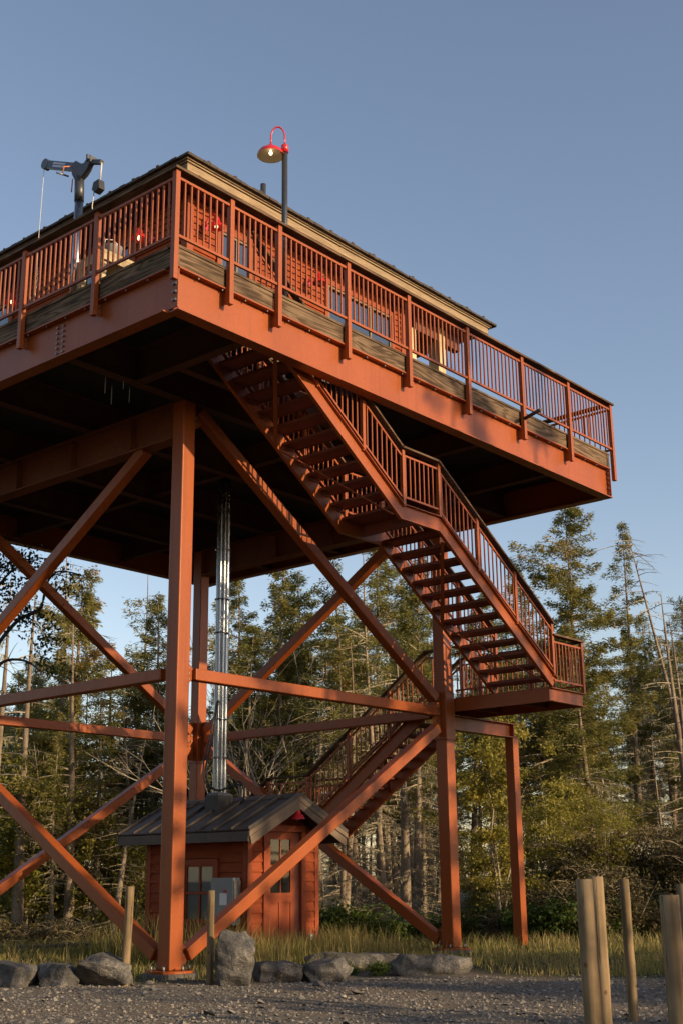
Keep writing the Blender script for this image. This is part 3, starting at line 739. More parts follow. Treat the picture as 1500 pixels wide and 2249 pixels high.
MB().tube([(2.23, .22, 8.84), (2.23, .22, 11.27)], .042, 16).lathe([(.07, 8.84), (.07, 8.86), (.043, 8.87)], (2.23, .22, 0), 16).build('pole', 'dark_metal', pl)
MB().lathe([(.001, 11.36), (.05, 11.36), (.055, 11.34), (.055, 11.24), (.043, 11.24)], (2.23, .22, 0), 16).build('collar', 'enamel', pl)
gooseneck(pl, 2.23, .22, 11.36, -.13, .155, 0)
def wall_lamp(x, y, z, nx, ny, label):
    w = thing('wall_lamp', label, 'lamp', (x, y, z), 'red gooseneck wall lamps')
    n = Vector((nx, ny, 0)); p = Vector((x, y, z))
    MB().tube([p - n * .005, p + n * .03], .06, 14).build('wall_plate', 'enamel', w)
    pts = [p + n * .02]
    for i in range(11):
        an = math.pi * i / 10
        pts.append(p + n * (.05 + .11 - .11 * math.cos(an)) + ZV * (.17 * math.sin(an)))
    MB().tube(pts, .011, 8).build('arm', 'enamel', w)
    c = p + n * .27 + ZV * (-.02)
    sh = MB().lathe([(.001, .09), (.035, .09), (.05, .06), (.055, .0), (.10, -.03), (.125, -.09)], c, 24, 0)
    sh.lathe([(.124, -.091), (.095, -.04), (.03, -.02), (.001, -.02)], c, 24, 0)
    sh.build('lamp_shade', ['enamel', 'enamel_in'], w)
    MB().lathe([(.001, -.105), (.018, -.10), (.026, -.075), (.02, -.05), (.012, -.03)], c, 14).build('bulb', 'bulb', w)
wall_lamp(2.48, WY + .0, 10.86, 0, -1, 'lit red wall lamp between the corner board and first window, behind the railing')
wall_lamp(4.86, WY + .0, 10.81, 0, -1, 'unlit red wall lamp between the two front windows of the deck cabin')
for c in [o for o in COL.objects if o.name.startswith('bulb')][-1:]: c.data.materials[0] = M['white']
wall_lamp(WX + .0, 2.95, 10.80, -1, 0, 'lit red wall lamp on the shaded cabin side, next to the corner post')
wall_lamp(WX + .0, 6.25, 10.78, -1, 0, 'lit red wall lamp far along the shaded cabin side, past the crane')

# ------------------------------------------------------------------ small crane (davit) at the left rail
cx, cy = .45, 2.62
dv = thing('davit_crane', 'small grey hand crane on a steel post above the left railing', 'crane', (cx, cy, 8.84))
MB().tube([(cx, cy, 8.84), (cx, cy, 10.62)], .062, 16).build('mast', 'galv', dv)
MB().tube([(cx, cy, 10.60), (cx, cy + .02, 11.0)], .070, 16).build('sleeve', 'dark_metal', dv)
bx = cx
poly = [(2.71, 10.98), (2.61, 10.94), (2.50, 10.98), (2.42, 11.04), (2.37, 11.12), (2.38, 11.19), (2.44, 11.22), (2.50, 11.17), (2.58, 11.19), (2.70, 11.29), (2.78, 11.27), (2.78, 11.10)]
MB().prism([(bx - .045, a, b) for a, b in poly], (.09, 0, 0)).build('bracket', 'dark_metal', dv, .008)
MB().beam((bx, 2.68, 11.18), (bx, 3.46, 11.55), .075, .125).build('boom', 'grey_paint', dv, .008)
MB().tube([(bx - .045, 3.47, 11.555), (bx + .045, 3.47, 11.555)], .082, 18).build('boom_end', 'grey_paint', dv)
dm = MB(); bd = Vector((0, .78, .37)).normalized(); bu = Vector((0, -bd.z, bd.y)); bc = Vector((bx - .0395, 3.10, 11.38))
dm.obox(bc, bd * .19, bu * .047, Vector((.0015, 0, 0)), 0)
rr = random.Random(5)
for row in (.023, -.02):
    t = -.165
    while t < .15:
        w = rr.choice([.008, .012, .016]); dm.obox(bc + bd * -(t + w / 2) + bu * row + Vector((-.002, 0, 0)), bd * (w / 2), bu * rr.choice([.012, .015]), Vector((.001, 0, 0)), 1); t += w + .006
dm.build('decal', ['blue_mark', 'white'], dv)
MB().beam((bx, 2.46, 11.18), (bx + .01, 2.15, 11.06), .065, .06).box(bx - .06, bx + .06, 2.40, 2.43, 11.16, 11.27).box(bx - .06, bx + .06, 2.33, 2.345, 11.12, 11.22).build('winch_arm', 'dark_metal', dv)
MB().tube([(bx - .05, 2.84, 11.08), (bx - .25, 2.86, 11.06)], .014, 8).build('crank_handle', 'bolt', dv)
MB().tube([(bx - .06, 2.80, 11.22), (bx - .14, 2.84, 11.20), (bx - .15, 2.84, 11.10)], .012, 6).tube([(bx - .055, 2.73, 10.99), (bx - .055, 2.74, 10.78)], .010, 6).build('safety_cord', 'orange_rope', dv)
yt = 3.53
MB().tube([(bx, yt, 11.5), (bx, yt + .03, 10.3), (bx, yt + .02, 9.85)], .005, 6).build('hoist_cable', 'rope', dv)
mb = MB()
z = 9.85
for i in range(7):
    c = Vector((bx, yt + .03, z)); rr_ = .026
    mb.tube([c + (Vector((rr_ * math.cos(a), 0, rr_ * 1.5 * math.sin(a))) if i % 2 else Vector((0, rr_ * math.cos(a), rr_ * 1.5 * math.sin(a)))) for a in np.linspace(0, 2 * math.pi, 9)], .007, 6); z -= .052
mb.tube([(bx, yt + .03, z + .02), (bx, yt + .03, z - .08), (bx, yt + .09, z - .15), (bx, yt + .15, z - .10), (bx, yt + .14, z - .05)], .013, 8)
mb.build('hook_chain', 'bolt', dv)
MB().tube([(bx + .01, 2.15, 11.05), (bx + .01, 2.17, 10.76)], .011, 6).tube([(bx, 2.28, 10.64), (bx, 2.31, 10.4), (bx, 2.27, 10.22)], .007, 6).build('pull_strap', 'rope', dv)
MB().prism([(bx - .05, 2.13, 10.76), (bx - .05, 2.25, 10.75), (bx - .05, 2.28, 10.64), (bx - .05, 2.22, 10.57), (bx - .05, 2.11, 10.61)], (.11, 0, 0)).build('pulley_block', 'black', dv, .01)

# pale bench / work table behind the left railing
tb = thing('wooden_table', 'pale lumber work table standing on the deck beside the crane post', 'table', (.62, 2.1, 8.84))
TX, TY = -.62, .28
MB().box(.95 + TX, 1.55 + TX, 1.55 + TY, 2.15 + TY, 9.47, 9.52).build('top', 'pale_wood', tb)
MB().box(.95 + TX, 1.55 + TX, 1.553 + TY, 1.59 + TY, 9.37, 9.468).box(.95 + TX, .99 + TX, 1.6 + TY, 2.15 + TY, 9.37, 9.468).build('apron', 'pale_wood', tb)
for (x, y) in ((.99 + TX, 1.64 + TY), (1.51 + TX, 1.64 + TY), (.99 + TX, 2.08 + TY), (1.51 + TX, 2.08 + TY)):
    MB().box(x - .045, x + .045, y - .045, y + .045, 8.84, 9.366).build('leg', 'pale_wood', tb)
kb = thing('storage_tub', 'grey tub with a wire handle on the pale deck table', 'tub', (.6, 2.03, 9.52))
MB().lathe([(.001, 9.521), (.12, 9.521), (.145, 9.70), (.15, 9.71), (.13, 9.71), (.11, 9.53)], (.62, 2.03, 0), 20).build('tub', 'box_grey', kb)
MB().tube([(.48, 2.03, 9.71), (.50, 2.03, 9.80), (.62, 2.03, 9.84), (.74, 2.03, 9.80), (.76, 2.03, 9.71)], .006, 6).build('handle', 'rope', kb)
ch = thing('deck_bench', 'low dark red bench on the deck behind the front railing', 'bench', (1.05, .75, 8.84))
MB().box(.45, 1.30, .55, .95, 9.06, 9.10).build('seat', 'steel_dark', ch)
for x in (.55, 1.15): MB().box(x, x + .07, .62, .9, 8.842, 9.058).build('leg', 'trim', ch)

# ------------------------------------------------------------------ shed under the tower
SX0, SX1, SY0, SY1, SZ0 = 5.16, 6.82, 3.72, 6.10, -.12
shed = thing('utility_shed', 'small red clapboard shed with dark metal roof under the tower', 'shed', (6, 4.9, -.1))
mb = MB().box(SX0 + .03, SX1 - .03, SY0 + .03, SY1 - .03, SZ0, 1.86)
mb.prism([(SX0 + .03, SY0 + .03, 1.861), (SX1 - .03, SY0 + .03, 1.861), (5.99, SY0 + .03, 2.36)], (0, SY1 - SY0 - .06, 0))
DX0, DX1, DZ1 = 5.60, 6.385, 1.90
clap(mb, 'x', SY0 + .02, -1, SX0 + .09, DX0 - .10, SZ0, 1.95, .155); clap(mb, 'x', SY0 + .02, -1, DX1 + .10, SX1 - .09, SZ0, 1.95, .155)
clap(mb, 'x', SY0 + .02, -1, DX0 - .11, DX1 + .11, DZ1 + .12, 2.05, .155)
for a_, b_, c_, d_ in ((SY0 + .09, 4.36, SZ0, 1.86), (5.21, SY1 - .09, SZ0, 1.86), (4.36, 5.21, SZ0, .44), (4.36, 5.21, 1.50, 1.86)): clap(mb, 'y', SX0 + .02, -1, a_, b_, c_, d_, .155)
clap(mb, 'y', SX1 - .02, 1, SY0 + .09, SY1 - .09, SZ0, 1.86, .155)
mb.build('wall', 'siding', shed)
for (x0, x1, y0, y1) in ((SX0 - .005, SX0 + .09, SY0 - .01, SY0 + .02), (SX1 - .09, SX1 + .005, SY0 - .01, SY0 + .02), (SX0 - .01, SX0 + .02, SY0 + .021, SY0 + .10), (SX0 - .01, SX0 + .02, SY1 - .10, SY1 + .005), (SX1 - .02, SX1 + .01, SY0 + .021, SY0 + .10)):
    MB().box(x0, x1, y0, y1, SZ0, 1.88).build('corner_board', 'trim', shed)
dr = MB().box(DX0 - .10, DX0, SY0 - .03, SY0 + .03, SZ0, DZ1).box(DX1, DX1 + .10, SY0 - .03, SY0 + .03, SZ0, DZ1).box(DX0 - .10, DX1 + .10, SY0 - .03, SY0 + .03, DZ1 + .001, DZ1 + .10).build('door_frame', 'trim', shed)
yd = SY0 + .012
mb = MB()
mb.box(DX0, DX0 + .09, yd, yd + .03, SZ0 + .03, DZ1).box(DX0 + .56, DX0 + .65, yd, yd + .03, SZ0 + .03, DZ1)
mb.box(DX0 + .09, DX0 + .56, yd, yd + .03, DZ1 - .12, DZ1).box(DX0 + .09, DX0 + .56, yd, yd + .03, .80, .95).box(DX0 + .09, DX0 + .56, yd, yd + .03, SZ0 + .03, .12).box(DX0 + .29, DX0 + .36, yd, yd + .03, .121, .799)
mb.box(DX0 + .09, DX0 + .29, yd + .014, yd + .03, .121, .799).box(DX0 + .36, DX0 + .56, yd + .014, yd + .03, .121, .799)
mb.box(DX0 + .315, DX0 + .335, yd + .002, yd + .02, .951, DZ1 - .121).box(DX0 + .09, DX0 + .314, yd + .002, yd + .02, 1.36, 1.38).box(DX0 + .336, DX0 + .56, yd + .002, yd + .02, 1.36, 1.38)
door = mb.build('door', 'trim', shed)
MB().add([(DX0 + .09, yd + .016, .95), (DX0 + .56, yd + .016, .95), (DX0 + .56, yd + .016, DZ1 - .12), (DX0 + .09, yd + .016, DZ1 - .12)], [(0, 1, 2, 3)]).build('pane', 'shed_glass', door)
MB().box(DX0 + .09, DX0 + .56, yd + .0165, yd + .018, .951, DZ1 - .121).build('dark_interior', 'interior', door)
MB().box(DX0 + .651, DX1 - .001, yd + .012, yd + .03, SZ0 + .03, DZ1 - .001).build('side_panel', 'steel_dark', shed)
window(4.45, 5.12, .52, 1.40, 2, .96, 'y', shed, SX0 - .03, 'window', 'trim', 'curtain', .035, 'shed_glass')
# roof, rakes, fascia
RY0, RY1, RX0, RX1, RXM, RZE, RZR = 3.36, 6.52, 4.83, 7.17, 6.0, 1.90, 2.47
mb = MB()
for sg, xe in ((-1, RX0), (1, RX1)):
    e = Vector((xe, 0, RZE)); t = Vector((RXM, 0, RZR)); d = (t - e); dn = Vector((-d.z, 0, d.x)) if sg < 0 else Vector((d.z, 0, -d.x)); dn.normalize()
    if dn.z < 0: dn = -dn
    c = (e + t) / 2 + Vector((0, (RY0 + RY1) / 2, 0))
    mb.obox(c, d / 2, Vector((0, (RY1 - RY0) / 2, 0)), dn * .012)
    for yy in np.arange(RY0 + .02, RY1, .387):
        mb.obox(Vector(((e.x + t.x) / 2, min(yy, RY1 - .02), (e.z + t.z) / 2)) + dn * .028, d / 2, Vector((0, .013, 0)), dn * .018)
mb.prism([(RXM - .14, RY0 - .01, RZR - .045), (RXM, RY0 - .01, RZR + .035), (RXM + .14, RY0 - .01, RZR - .045), (RXM, RY0 - .01, RZR + .015)], (0, RY1 - RY0 + .02, 0))
mb.build('roof', 'roof_metal', shed)
for yy in (RY0 - .002, RY1 - .038):
    for xe in (RX0, RX1):
        mb = MB()
        mb.prism([(xe, yy, RZE - .02), (RXM, yy, RZR - .02), (RXM, yy, RZR - .10), (xe, yy, RZE - .10)], (0, .04, 0))
        mb.prism([(xe + (.03 if xe < 6 else -.03), yy + .012, RZE - .10), (RXM, yy + .012, RZR - .101), (RXM, yy + .012, RZR - .22), (xe + (.06 if xe < 6 else -.06), yy + .012, RZE - .22)], (0, .03, 0))
        mb.build('rake_board', 'rake', shed)
for xe in (RX0, RX1):
    s = 1 if xe < 6 else -1
    MB().box(xe + s * .005, xe + s * .04, RY0 + .042, RY1 - .042, RZE - .17, RZE - .02).build('fascia', 'roof_metal', shed)
# soffit closing the eaves
for xe in (RX0, RX1):
    s = 1 if xe < 6 else -1
    MB().prism([(xe + s * .05, RY0 + .045, RZE - .03), (RXM, RY0 + .045, RZR - .035), (RXM, RY0 + .045, RZR - .05), (xe + s * .05, RY0 + .045, RZE - .045)], (0, RY1 - RY0 - .09, 0)).build('soffit', 'soffit', shed)
wall_lamp(6.02, SY0 - .0, 2.20, 0, -1, 'small unlit red lamp in the gable over the shed door')
for c in [o for o in COL.objects if o.name.startswith('bulb')][-1:]:
    c.data.materials[0] = M['white']
# electric box, outlet
eb = thing('electrical_box', 'grey metal disconnect box with red handle on the shaded shed wall', 'electrical box', (5.1, 4.1, .9))
MB().box(4.99, SX0 - .012, 3.87, 4.36, .48, 1.19).build('cabinet', 'box_grey', eb, .008)
MB().box(5.0, SX0 - .02, 3.845, 3.868, .52, 1.15).build('cabinet_side', 'bolt', eb)
MB().box(4.984, 4.989, 4.0, 4.16, .78, .96).build('warning_label', 'white', eb)
MB().box(4.975, 4.988, 4.02, 4.07, .96, 1.01).build('handle', 'red_mark', eb)
MB().tube([(5.09, 4.1, .48), (5.09, 4.1, -.15)], .028, 10).build('conduit', 'bolt', eb)
ol = thing('outlet_box', 'small white weatherproof outlet low on the right of the shed front', 'outlet', (6.62, SY0, .2))
MB().box(6.575, 6.66, SY0 - .05, SY0 - .003, .10, .30).build('cover', 'white', ol, .012)
MB().box(6.605, 6.63, SY0 - .054, SY0 - .0505, .15, .26).build('slot', 'black', ol)

# ------------------------------------------------------------------ conduit riser from the shed roof to the deck
px_, py_ = 5.70, 4.95
cp = thing('conduit_riser', 'bundle of shiny metal conduits rising from the shed roof to the deck', 'pipe', (px_, py_, 2.4))
cs = [(0, 0, .062), (-.085, .02, .032), (.075, -.04, .045), (-.03, -.075, .028), (.03, .08, .04), (-.095, -.045, .022), (.09, .03, .026)]
for dx, dy, r in cs:
    MB().tube([(px_ + dx, py_ + dy, 2.40), (px_ + dx, py_ + dy, 8.52)], r, 16, cap=False).build('pipe', 'galv', cp)
for z in (3.15, 3.8, 4.5, 5.3, 5.9, 6.8):
    MB().tube([(px_ + .135 * math.cos(a), py_ + .115 * math.sin(a), z) for a in np.linspace(0, 2 * math.pi, 21)], .012, 6, cap=False).build('clamp_ring', 'galv', cp)
mb = MB().prism([(px_ - .17, py_ - .16, 2.25), (px_ + .17, py_ - .16, 2.38), (px_ + .17, py_ - .16, 2.52), (px_ - .17, py_ - .16, 2.52)], (0, .32, 0))
mb.build('flashing_box', 'black', cp)
mb = MB().prism([(px_ - .17, py_ - .16, 2.521), (px_ + .17, py_ - .16, 2.521), (px_ + .12, py_ - .12, 2.57), (px_ - .12, py_ - .12, 2.57)], (0, .28, 0)); mb.build('cover_plate', 'bolt', cp)
cb = thing('black_cable', 'pair of looping black cables hanging beside the conduits above the shed roof', 'cable', (px_ - .2, py_, 3))
q = Vector((px_, py_, 0)); cl = -cr.copy(); cl.z = 0; cl.normalize()
def wire(seq, r): return MB().tube(seq, r, 8)
def smooth(pts, n=6):
    out = []
    P = [Vector(p) for p in pts]; P = [P[0]] + P + [P[-1]]
    for i in range(1, len(P) - 2):
        for k in range(n):
            t = k / n; p0, p1, p2, p3 = P[i - 1:i + 3]
            out.append(.5 * ((2 * p1) + (-p0 + p2) * t + (2 * p0 - 5 * p1 + 4 * p2 - p3) * t * t + (-p0 + 3 * p1 - 3 * p2 + p3) * t ** 3))
    out.append(P[-2]); return out
fr = Vector((-cd.x, -cd.y, 0)).normalized() * .17
for off, r in ((0, .016), (.05, .014)):
    pts = [q + fr + cl * (.02 + off * .3) + ZV * 4.1, q + fr + cl * (.10 + off) + ZV * 3.5, q + fr + cl * (.20 + off) + ZV * 3.05, q + fr + cl * (.16 + off) + ZV * 2.72, q + fr + cl * .0 + ZV * 2.60, q + fr - cl * .2 + ZV * 2.66, q + fr - cl * .36 + ZV * (2.74 - off), q + fr - cl * .43 + ZV * 2.62, q + fr - cl * .44 + ZV * 2.40]
    MB().tube(smooth(pts), r, 8).build('strand', 'black', cb)
MB().lathe([(.001, .07), (.05, .07), (.09, .0), (.11, -.03)], q + fr - cl * .44 + ZV * 2.38, 14).build('roof_boot', 'black', cb)
# ------------------------------------------------------------------ terrain
def sstep(a, b, x): t = np.clip((x - a) / (b - a), 0, 1); return t * t * (3 - 2 * t)
_rs = np.random.RandomState(11)
_w = [(_rs.uniform(-1, 1, 2) * f, _rs.uniform(0, 6.28), a) for f, a in ((.5, .03), (.9, .025), (1.6, .018), (3.1, .010), (5.0, .006)) for _ in range(3)]
def wob(x, y): return sum(a * np.sin(k[0] * x + k[1] * y + p) for k, p, a in _w)
def dl(x, y): return (x - CAM.x) * .762 + (y - CAM.y) * .648, (x - CAM.x) * .648 - (y - CAM.y) * .762
def turf(x, y):
    d, l = dl(x, y)
    edge = np.interp(l, [-6, -4, -1.4, -.6, .2, 1.2, 2.2, 4, 7], [16.6, 16.75, 16.75, 17.5, 18.5, 18.5, 17.7, 17.3, 16.6]) + 4 * wob(x * 1.4, y * 1.4)
    t = sstep(-.25, .3, d - edge)
    far = sstep(24, 34, np.hypot(x - 0, y + 4)); t = np.maximum(t, far)
    pier = np.exp(-(((x - CA) ** 2 + (y - CA) ** 2) / .25)); t = t * (1 - .6 * pier)
    return np.clip(t, 0, 1)
def gz(x, y):
    x = np.asarray(x, float); y = np.asarray(y, float)
    d, l = dl(x, y)
    z = -.10 + wob(x, y) * .55 - .30 * sstep(23, 29, d) - .62 * sstep(25, 35, d) * (1 - sstep(0, 4, l)) + .05 * turf(x, y)
    m = sstep(3.4, 6.2, l - (d - 27) * .12) * sstep(25.5, 28.5, d)
    return z + m * 1.55 + .6 * sstep(36, 52, d)
def axis(lo, hi, st):
    a = list(np.arange(lo, hi + st / 2, st)); s = st
    up = [a[-1]]
    while up[-1] < 1600: s *= 1.35; up.append(up[-1] + s)
    s = st; dn = [a[0]]
    while dn[-1] > -1600: s *= 1.35; dn.append(dn[-1] - s)
    return np.array(dn[1:][::-1] + a + up[1:])
def np_mesh(name, verts, faces, mats, parent=None, mi=None, tone=None, smooth=False, attr='tone', dom='FACE'):
    me = bpy.data.meshes.new(name); k = faces.shape[1]; nf = len(faces)
    me.vertices.add(len(verts)); me.vertices.foreach_set('co', np.ascontiguousarray(verts, dtype=np.float32).ravel())
    me.loops.add(nf * k); me.loops.foreach_set('vertex_index', np.ascontiguousarray(faces, dtype=np.int32).ravel())
    me.polygons.add(nf); me.polygons.foreach_set('loop_start', np.arange(0, nf * k, k, dtype=np.int32))
    if mi is not None: me.polygons.foreach_set('material_index', np.ascontiguousarray(mi, dtype=np.int32))
    me.polygons.foreach_set('use_smooth', np.full(nf, smooth))
    if tone is not None:
        at = me.attributes.new(attr, 'FLOAT', dom); at.data.foreach_set('value', np.ascontiguousarray(tone, dtype=np.float32))
    me.update(calc_edges=True)
    if name is None: return me
    return link(name, me, mats, parent)
XS = axis(-13, 22, .16); YS = axis(-14, 20, .16)
GX, GY = np.meshgrid(XS, YS); GZ = gz(GX, GY)
nx, ny = len(XS), len(YS)
idx = np.arange(nx * ny).reshape(ny, nx)
F = np.stack([idx[:-1, :-1], idx[:-1, 1:], idx[1:, 1:], idx[1:, :-1]], -1).reshape(-1, 4)
gr = np_mesh('ground', np.stack([GX, GY, GZ], -1).reshape(-1, 3), F, ['ground'], None, None, turf(GX, GY).ravel(), True, 'turf', 'POINT')
tag(gr, kind='structure')

# gravel stones (uncountable), denser towards the camera
rs = np.random.RandomState(5)
def stones(n):
    d = 9.3 + (rs.rand(n) ** 1.5) * 8.2; l = (rs.rand(n) - .5) * 2 * (.29 * d + .4)
    x = CAM.x + d * .762 + l * .648; y = CAM.y + d * .648 - l * .762
    keep = rs.rand(n) > turf(x, y) * .93
    x, y, d = x[keep], y[keep], d[keep]; n = len(x)
    s = .005 + .016 * rs.rand(n) ** 4 + .04 * (rs.rand(n) > .985) * rs.rand(n) ** 2
    base = np.array([[1, 0, 0], [.35, .9, .1], [-.6, .75, 0], [-1, -.1, .1], [-.4, -.9, 0], [.6, -.8, .1], [.25, .15, .55], [-.3, -.1, .5]])
    tri = np.array([[0, 1, 6], [1, 2, 6], [2, 7, 6], [2, 3, 7], [3, 4, 7], [4, 5, 7], [5, 6, 7], [5, 0, 6]])
    v = base[None] + rs.normal(0, .16, (n, 8, 3)); v *= (s[:, None] * (1 + .6 * rs.rand(n, 1)))[:, :, None]
    v[:, :, 2] *= (.5 + .9 * rs.rand(n))[:, None]
    a = rs.rand(n) * 6.28; c, q = np.cos(a)[:, None], np.sin(a)[:, None]
    tx = rs.normal(0, .25, (n, 1)); vx, vy = v[:, :, 0] * c - v[:, :, 1] * q, v[:, :, 0] * q + v[:, :, 1] * c
    vz = v[:, :, 2] + vx * tx
    V = np.stack([vx + x[:, None], vy + y[:, None], vz + (gz(x, y) - .002)[:, None]], -1).reshape(-1, 3)
    Fs = (tri[None] + (np.arange(n) * 8)[:, None, None]).reshape(-1, 3)
    return V, Fs, np.repeat(rs.rand(n), 8)
V, Fs, tn = stones(60000)
tag(np_mesh('gravel_stones', V, Fs, ['stone'], None, None, tn), 'loose grey and tan slate gravel covering the clearing', 'gravel', kind='stuff')

# grass (uncountable)
def blades(n, region, hlo, hhi, wid, lean=.35):
    x, y = region(n); n = len(x)
    h = hlo + (hhi - hlo) * rs.rand(n) ** 2.2
    a = rs.rand(n) * 6.28; b = rs.rand(n) * 6.28; le = h * lean * (.2 + 1.9 * rs.rand(n) ** 1.5)
    dx, dy = np.cos(a) * wid * (.6 + .8 * rs.rand(n)), np.sin(a) * wid
    z = gz(x, y) - .01
    lx, ly = np.cos(b) * le, np.sin(b) * le
    P = np.stack([np.stack([x - dx, y - dy, z], -1), np.stack([x + dx, y + dy, z], -1),
                  np.stack([x + dx * .7 + lx * .35, y + dy * .7 + ly * .35, z + h * .6], -1), np.stack([x - dx * .7 + lx * .35, y - dy * .7 + ly * .35, z + h * .6], -1),
                  np.stack([x + lx, y + ly, z + h * .97], -1)], 1)
    V = P.reshape(-1, 3); o = (np.arange(n) * 5)[:, None]
    F3 = np.concatenate([np.array([[0, 1, 2]]) + o, np.array([[0, 2, 3]]) + o, np.array([[3, 2, 4]]) + o])
    tn = np.clip(.15 + .55 * rs.rand(n) + .35 * (h - hlo) / max(hhi - hlo, .01), 0, 1)
    return V, F3, np.concatenate([tn, tn, tn])
def region(dlo, dhi, need=.35, lspan=.31, pw=1.0):
    def f(n):
        d = dlo + (dhi - dlo) * rs.rand(n) ** pw; l = (rs.rand(n) - .5) * 2 * (lspan * d + .5)
        x = CAM.x + d * .762 + l * .648; y = CAM.y + d * .648 - l * .762
        k = (turf(x, y) > need) & ~((x > SX0 - .02) & (x < SX1 + .02) & (y > SY0 - .02) & (y < SY1 + .02)) & ~((x - CA) ** 2 + (y - CA) ** 2 < .17)
        clump = np.sin(x * 3.1 + 1.3 * np.sin(y * 2.3)) + np.sin(y * 2.7 + 1.1 * np.sin(x * 1.9)) + rs.normal(0, .8, len(x))
        k &= clump > -1.0
        return x[k], y[k]
    return f
GP = [blades(64000, region(16.3, 25, .45), .03, .15, .005), blades(5200, region(17.4, 26, .85), .10, .36, .004, .6), blades(40000, region(22, 36), .06, .36, .009, .5),
      blades(5200, lambda n: ((lambda x, y: (x, y))(rs.uniform(4.3, 7.4, n), np.where(rs.rand(n) < .75, rs.uniform(3.0, 3.66, n), rs.uniform(2.2, 3.0, n)))), .15, .62, .005, .3),
      blades(1800, lambda n: (rs.uniform(4.2, 5.1, n), rs.uniform(3.0, 6.6, n)), .25, .95, .005, .3)]
def cat(parts):
    V = []; Fc = []; T = []; o = 0
    for v, f, t in parts: V.append(v); Fc.append(f + o); T.append(t); o += len(v)
    return np.concatenate(V), np.concatenate(Fc), np.concatenate(T)
V, Fs, tn = cat(GP)
tag(np_mesh('grass', V, Fs, ['grass'], None, None, tn), 'uneven green and straw coloured grass under the tower', 'grass', kind='stuff')

# ------------------------------------------------------------------ boulders
def boulder(name, loc, dim, seed, rotz, label, tilt=0):
    r2 = random.Random(seed); bm = bmesh.new()
    for i in range(17):
        v = Vector((r2.gauss(0, 1), r2.gauss(0, 1), r2.gauss(0, 1))).normalized()
        p = Vector([math.copysign(abs(c) ** .62, c) for c in v]) * r2.uniform(.82, 1.0)
        bm.verts.new((p.x * dim[0] / 2, p.y * dim[1] / 2, p.z * dim[2] / 2))
    res = bmesh.ops.convex_hull(bm, input=bm.verts)
    bmesh.ops.delete(bm, geom=[e for e in res['geom_interior'] if isinstance(e, bmesh.types.BMVert)], context='VERTS')
    bmesh.ops.dissolve_limit(bm, angle_limit=R(9), verts=bm.verts, edges=bm.edges)
    bmesh.ops.bevel(bm, geom=list(bm.edges), offset=.009, segments=1, affect='EDGES', profile=.6, clamp_overlap=True)
    bmesh.ops.triangulate(bm, faces=bm.faces)
    for _ in range(3):
        es = [e for e in bm.edges if e.calc_length() > .04]
        if es: bmesh.ops.subdivide_edges(bm, edges=es, cuts=1)
        bmesh.ops.triangulate(bm, faces=bm.faces)
    from mathutils import noise as mn
    bm.normal_update()
    off = Vector((seed * 3.1, seed * 1.7, 0))
    for v in bm.verts:
        d = mn.fractal(v.co * 5 + off, 1.0, 2.0, 4) * .026 + mn.noise(v.co * 2.2 + off) * .022
        ly = math.sin((v.co.z + v.co.x * .35) * 34 + 3 * mn.noise(v.co * 3 + off)) * .007
        v.co += v.normal * (d + ly)
    me = bpy.data.meshes.new(name); bm.to_mesh(me); bm.free()
    o = link(name, me, ['rock']); o.location = loc; o.rotation_euler = (tilt, tilt * .5, rotz)
    return tag(o, label, 'boulder', 'boulders edging the gravel')
boulder('boulder', (.48, 3.10, .03), (.84, .6, .44), 3, .3, 'dark low boulder at the left end of the boulder row')
boulder('boulder', (.84, 2.72, .02), (.74, .55, .42), 14, 1.2, 'reddish dark boulder second from the left end of the row')
boulder('boulder', (1.14, 2.24, .07), (.82, .6, .50), 5, -.7, 'pale veined boulder beside the left bollard')
boulder('boulder', (2.10, .92, .22), (.56, .46, .82), 8, -.75, 'tall upright grey boulder right of the second bollard', .12)
boulder('boulder', (3.0, 1.05, -.01), (.76, .56, .44), 11, -.6, 'low dark boulder beside the tall upright one')
boulder('boulder', (3.48, .72, -.02), (.66, .48, .42), 13, -.9, 'low boulder with brown right end in front of the shed door')
boulder('boulder', (4.1, 1.0, -.02), (.55, .36, .42), 23, -.9, 'small pale capped boulder between two low boulders of the row')
boulder('boulder', (5.2, 1.55, -.04), (1.6, .7, .42), 17, -.85, 'long flat slab boulder between the shed and the right leg')
boulder('boulder', (5.25, .22, -.05), (1.45, .62, .46), 19, -.8, 'broad brown boulder in front of the right tower leg')
boulder('flat_stone', (1.25, 1.62, -.08), (.26, .2, .08), 29, .4, 'flat pinkish stone on the gravel by the left bollard')
boulder('flat_stone', (2.0, 1.75, -.07), (.24, .16, .14), 31, -.6, 'small pointed grey stone at the foot of the near tower leg')
pk = thing('timber_plank', 'old grey plank lying in the grass left of the shed', 'plank', (5.3, 8.2, 0))
MB().beam((4.55, 8.75, .06), (6.0, 7.55, .10), .24, .05).build('board', 'plank', pk)

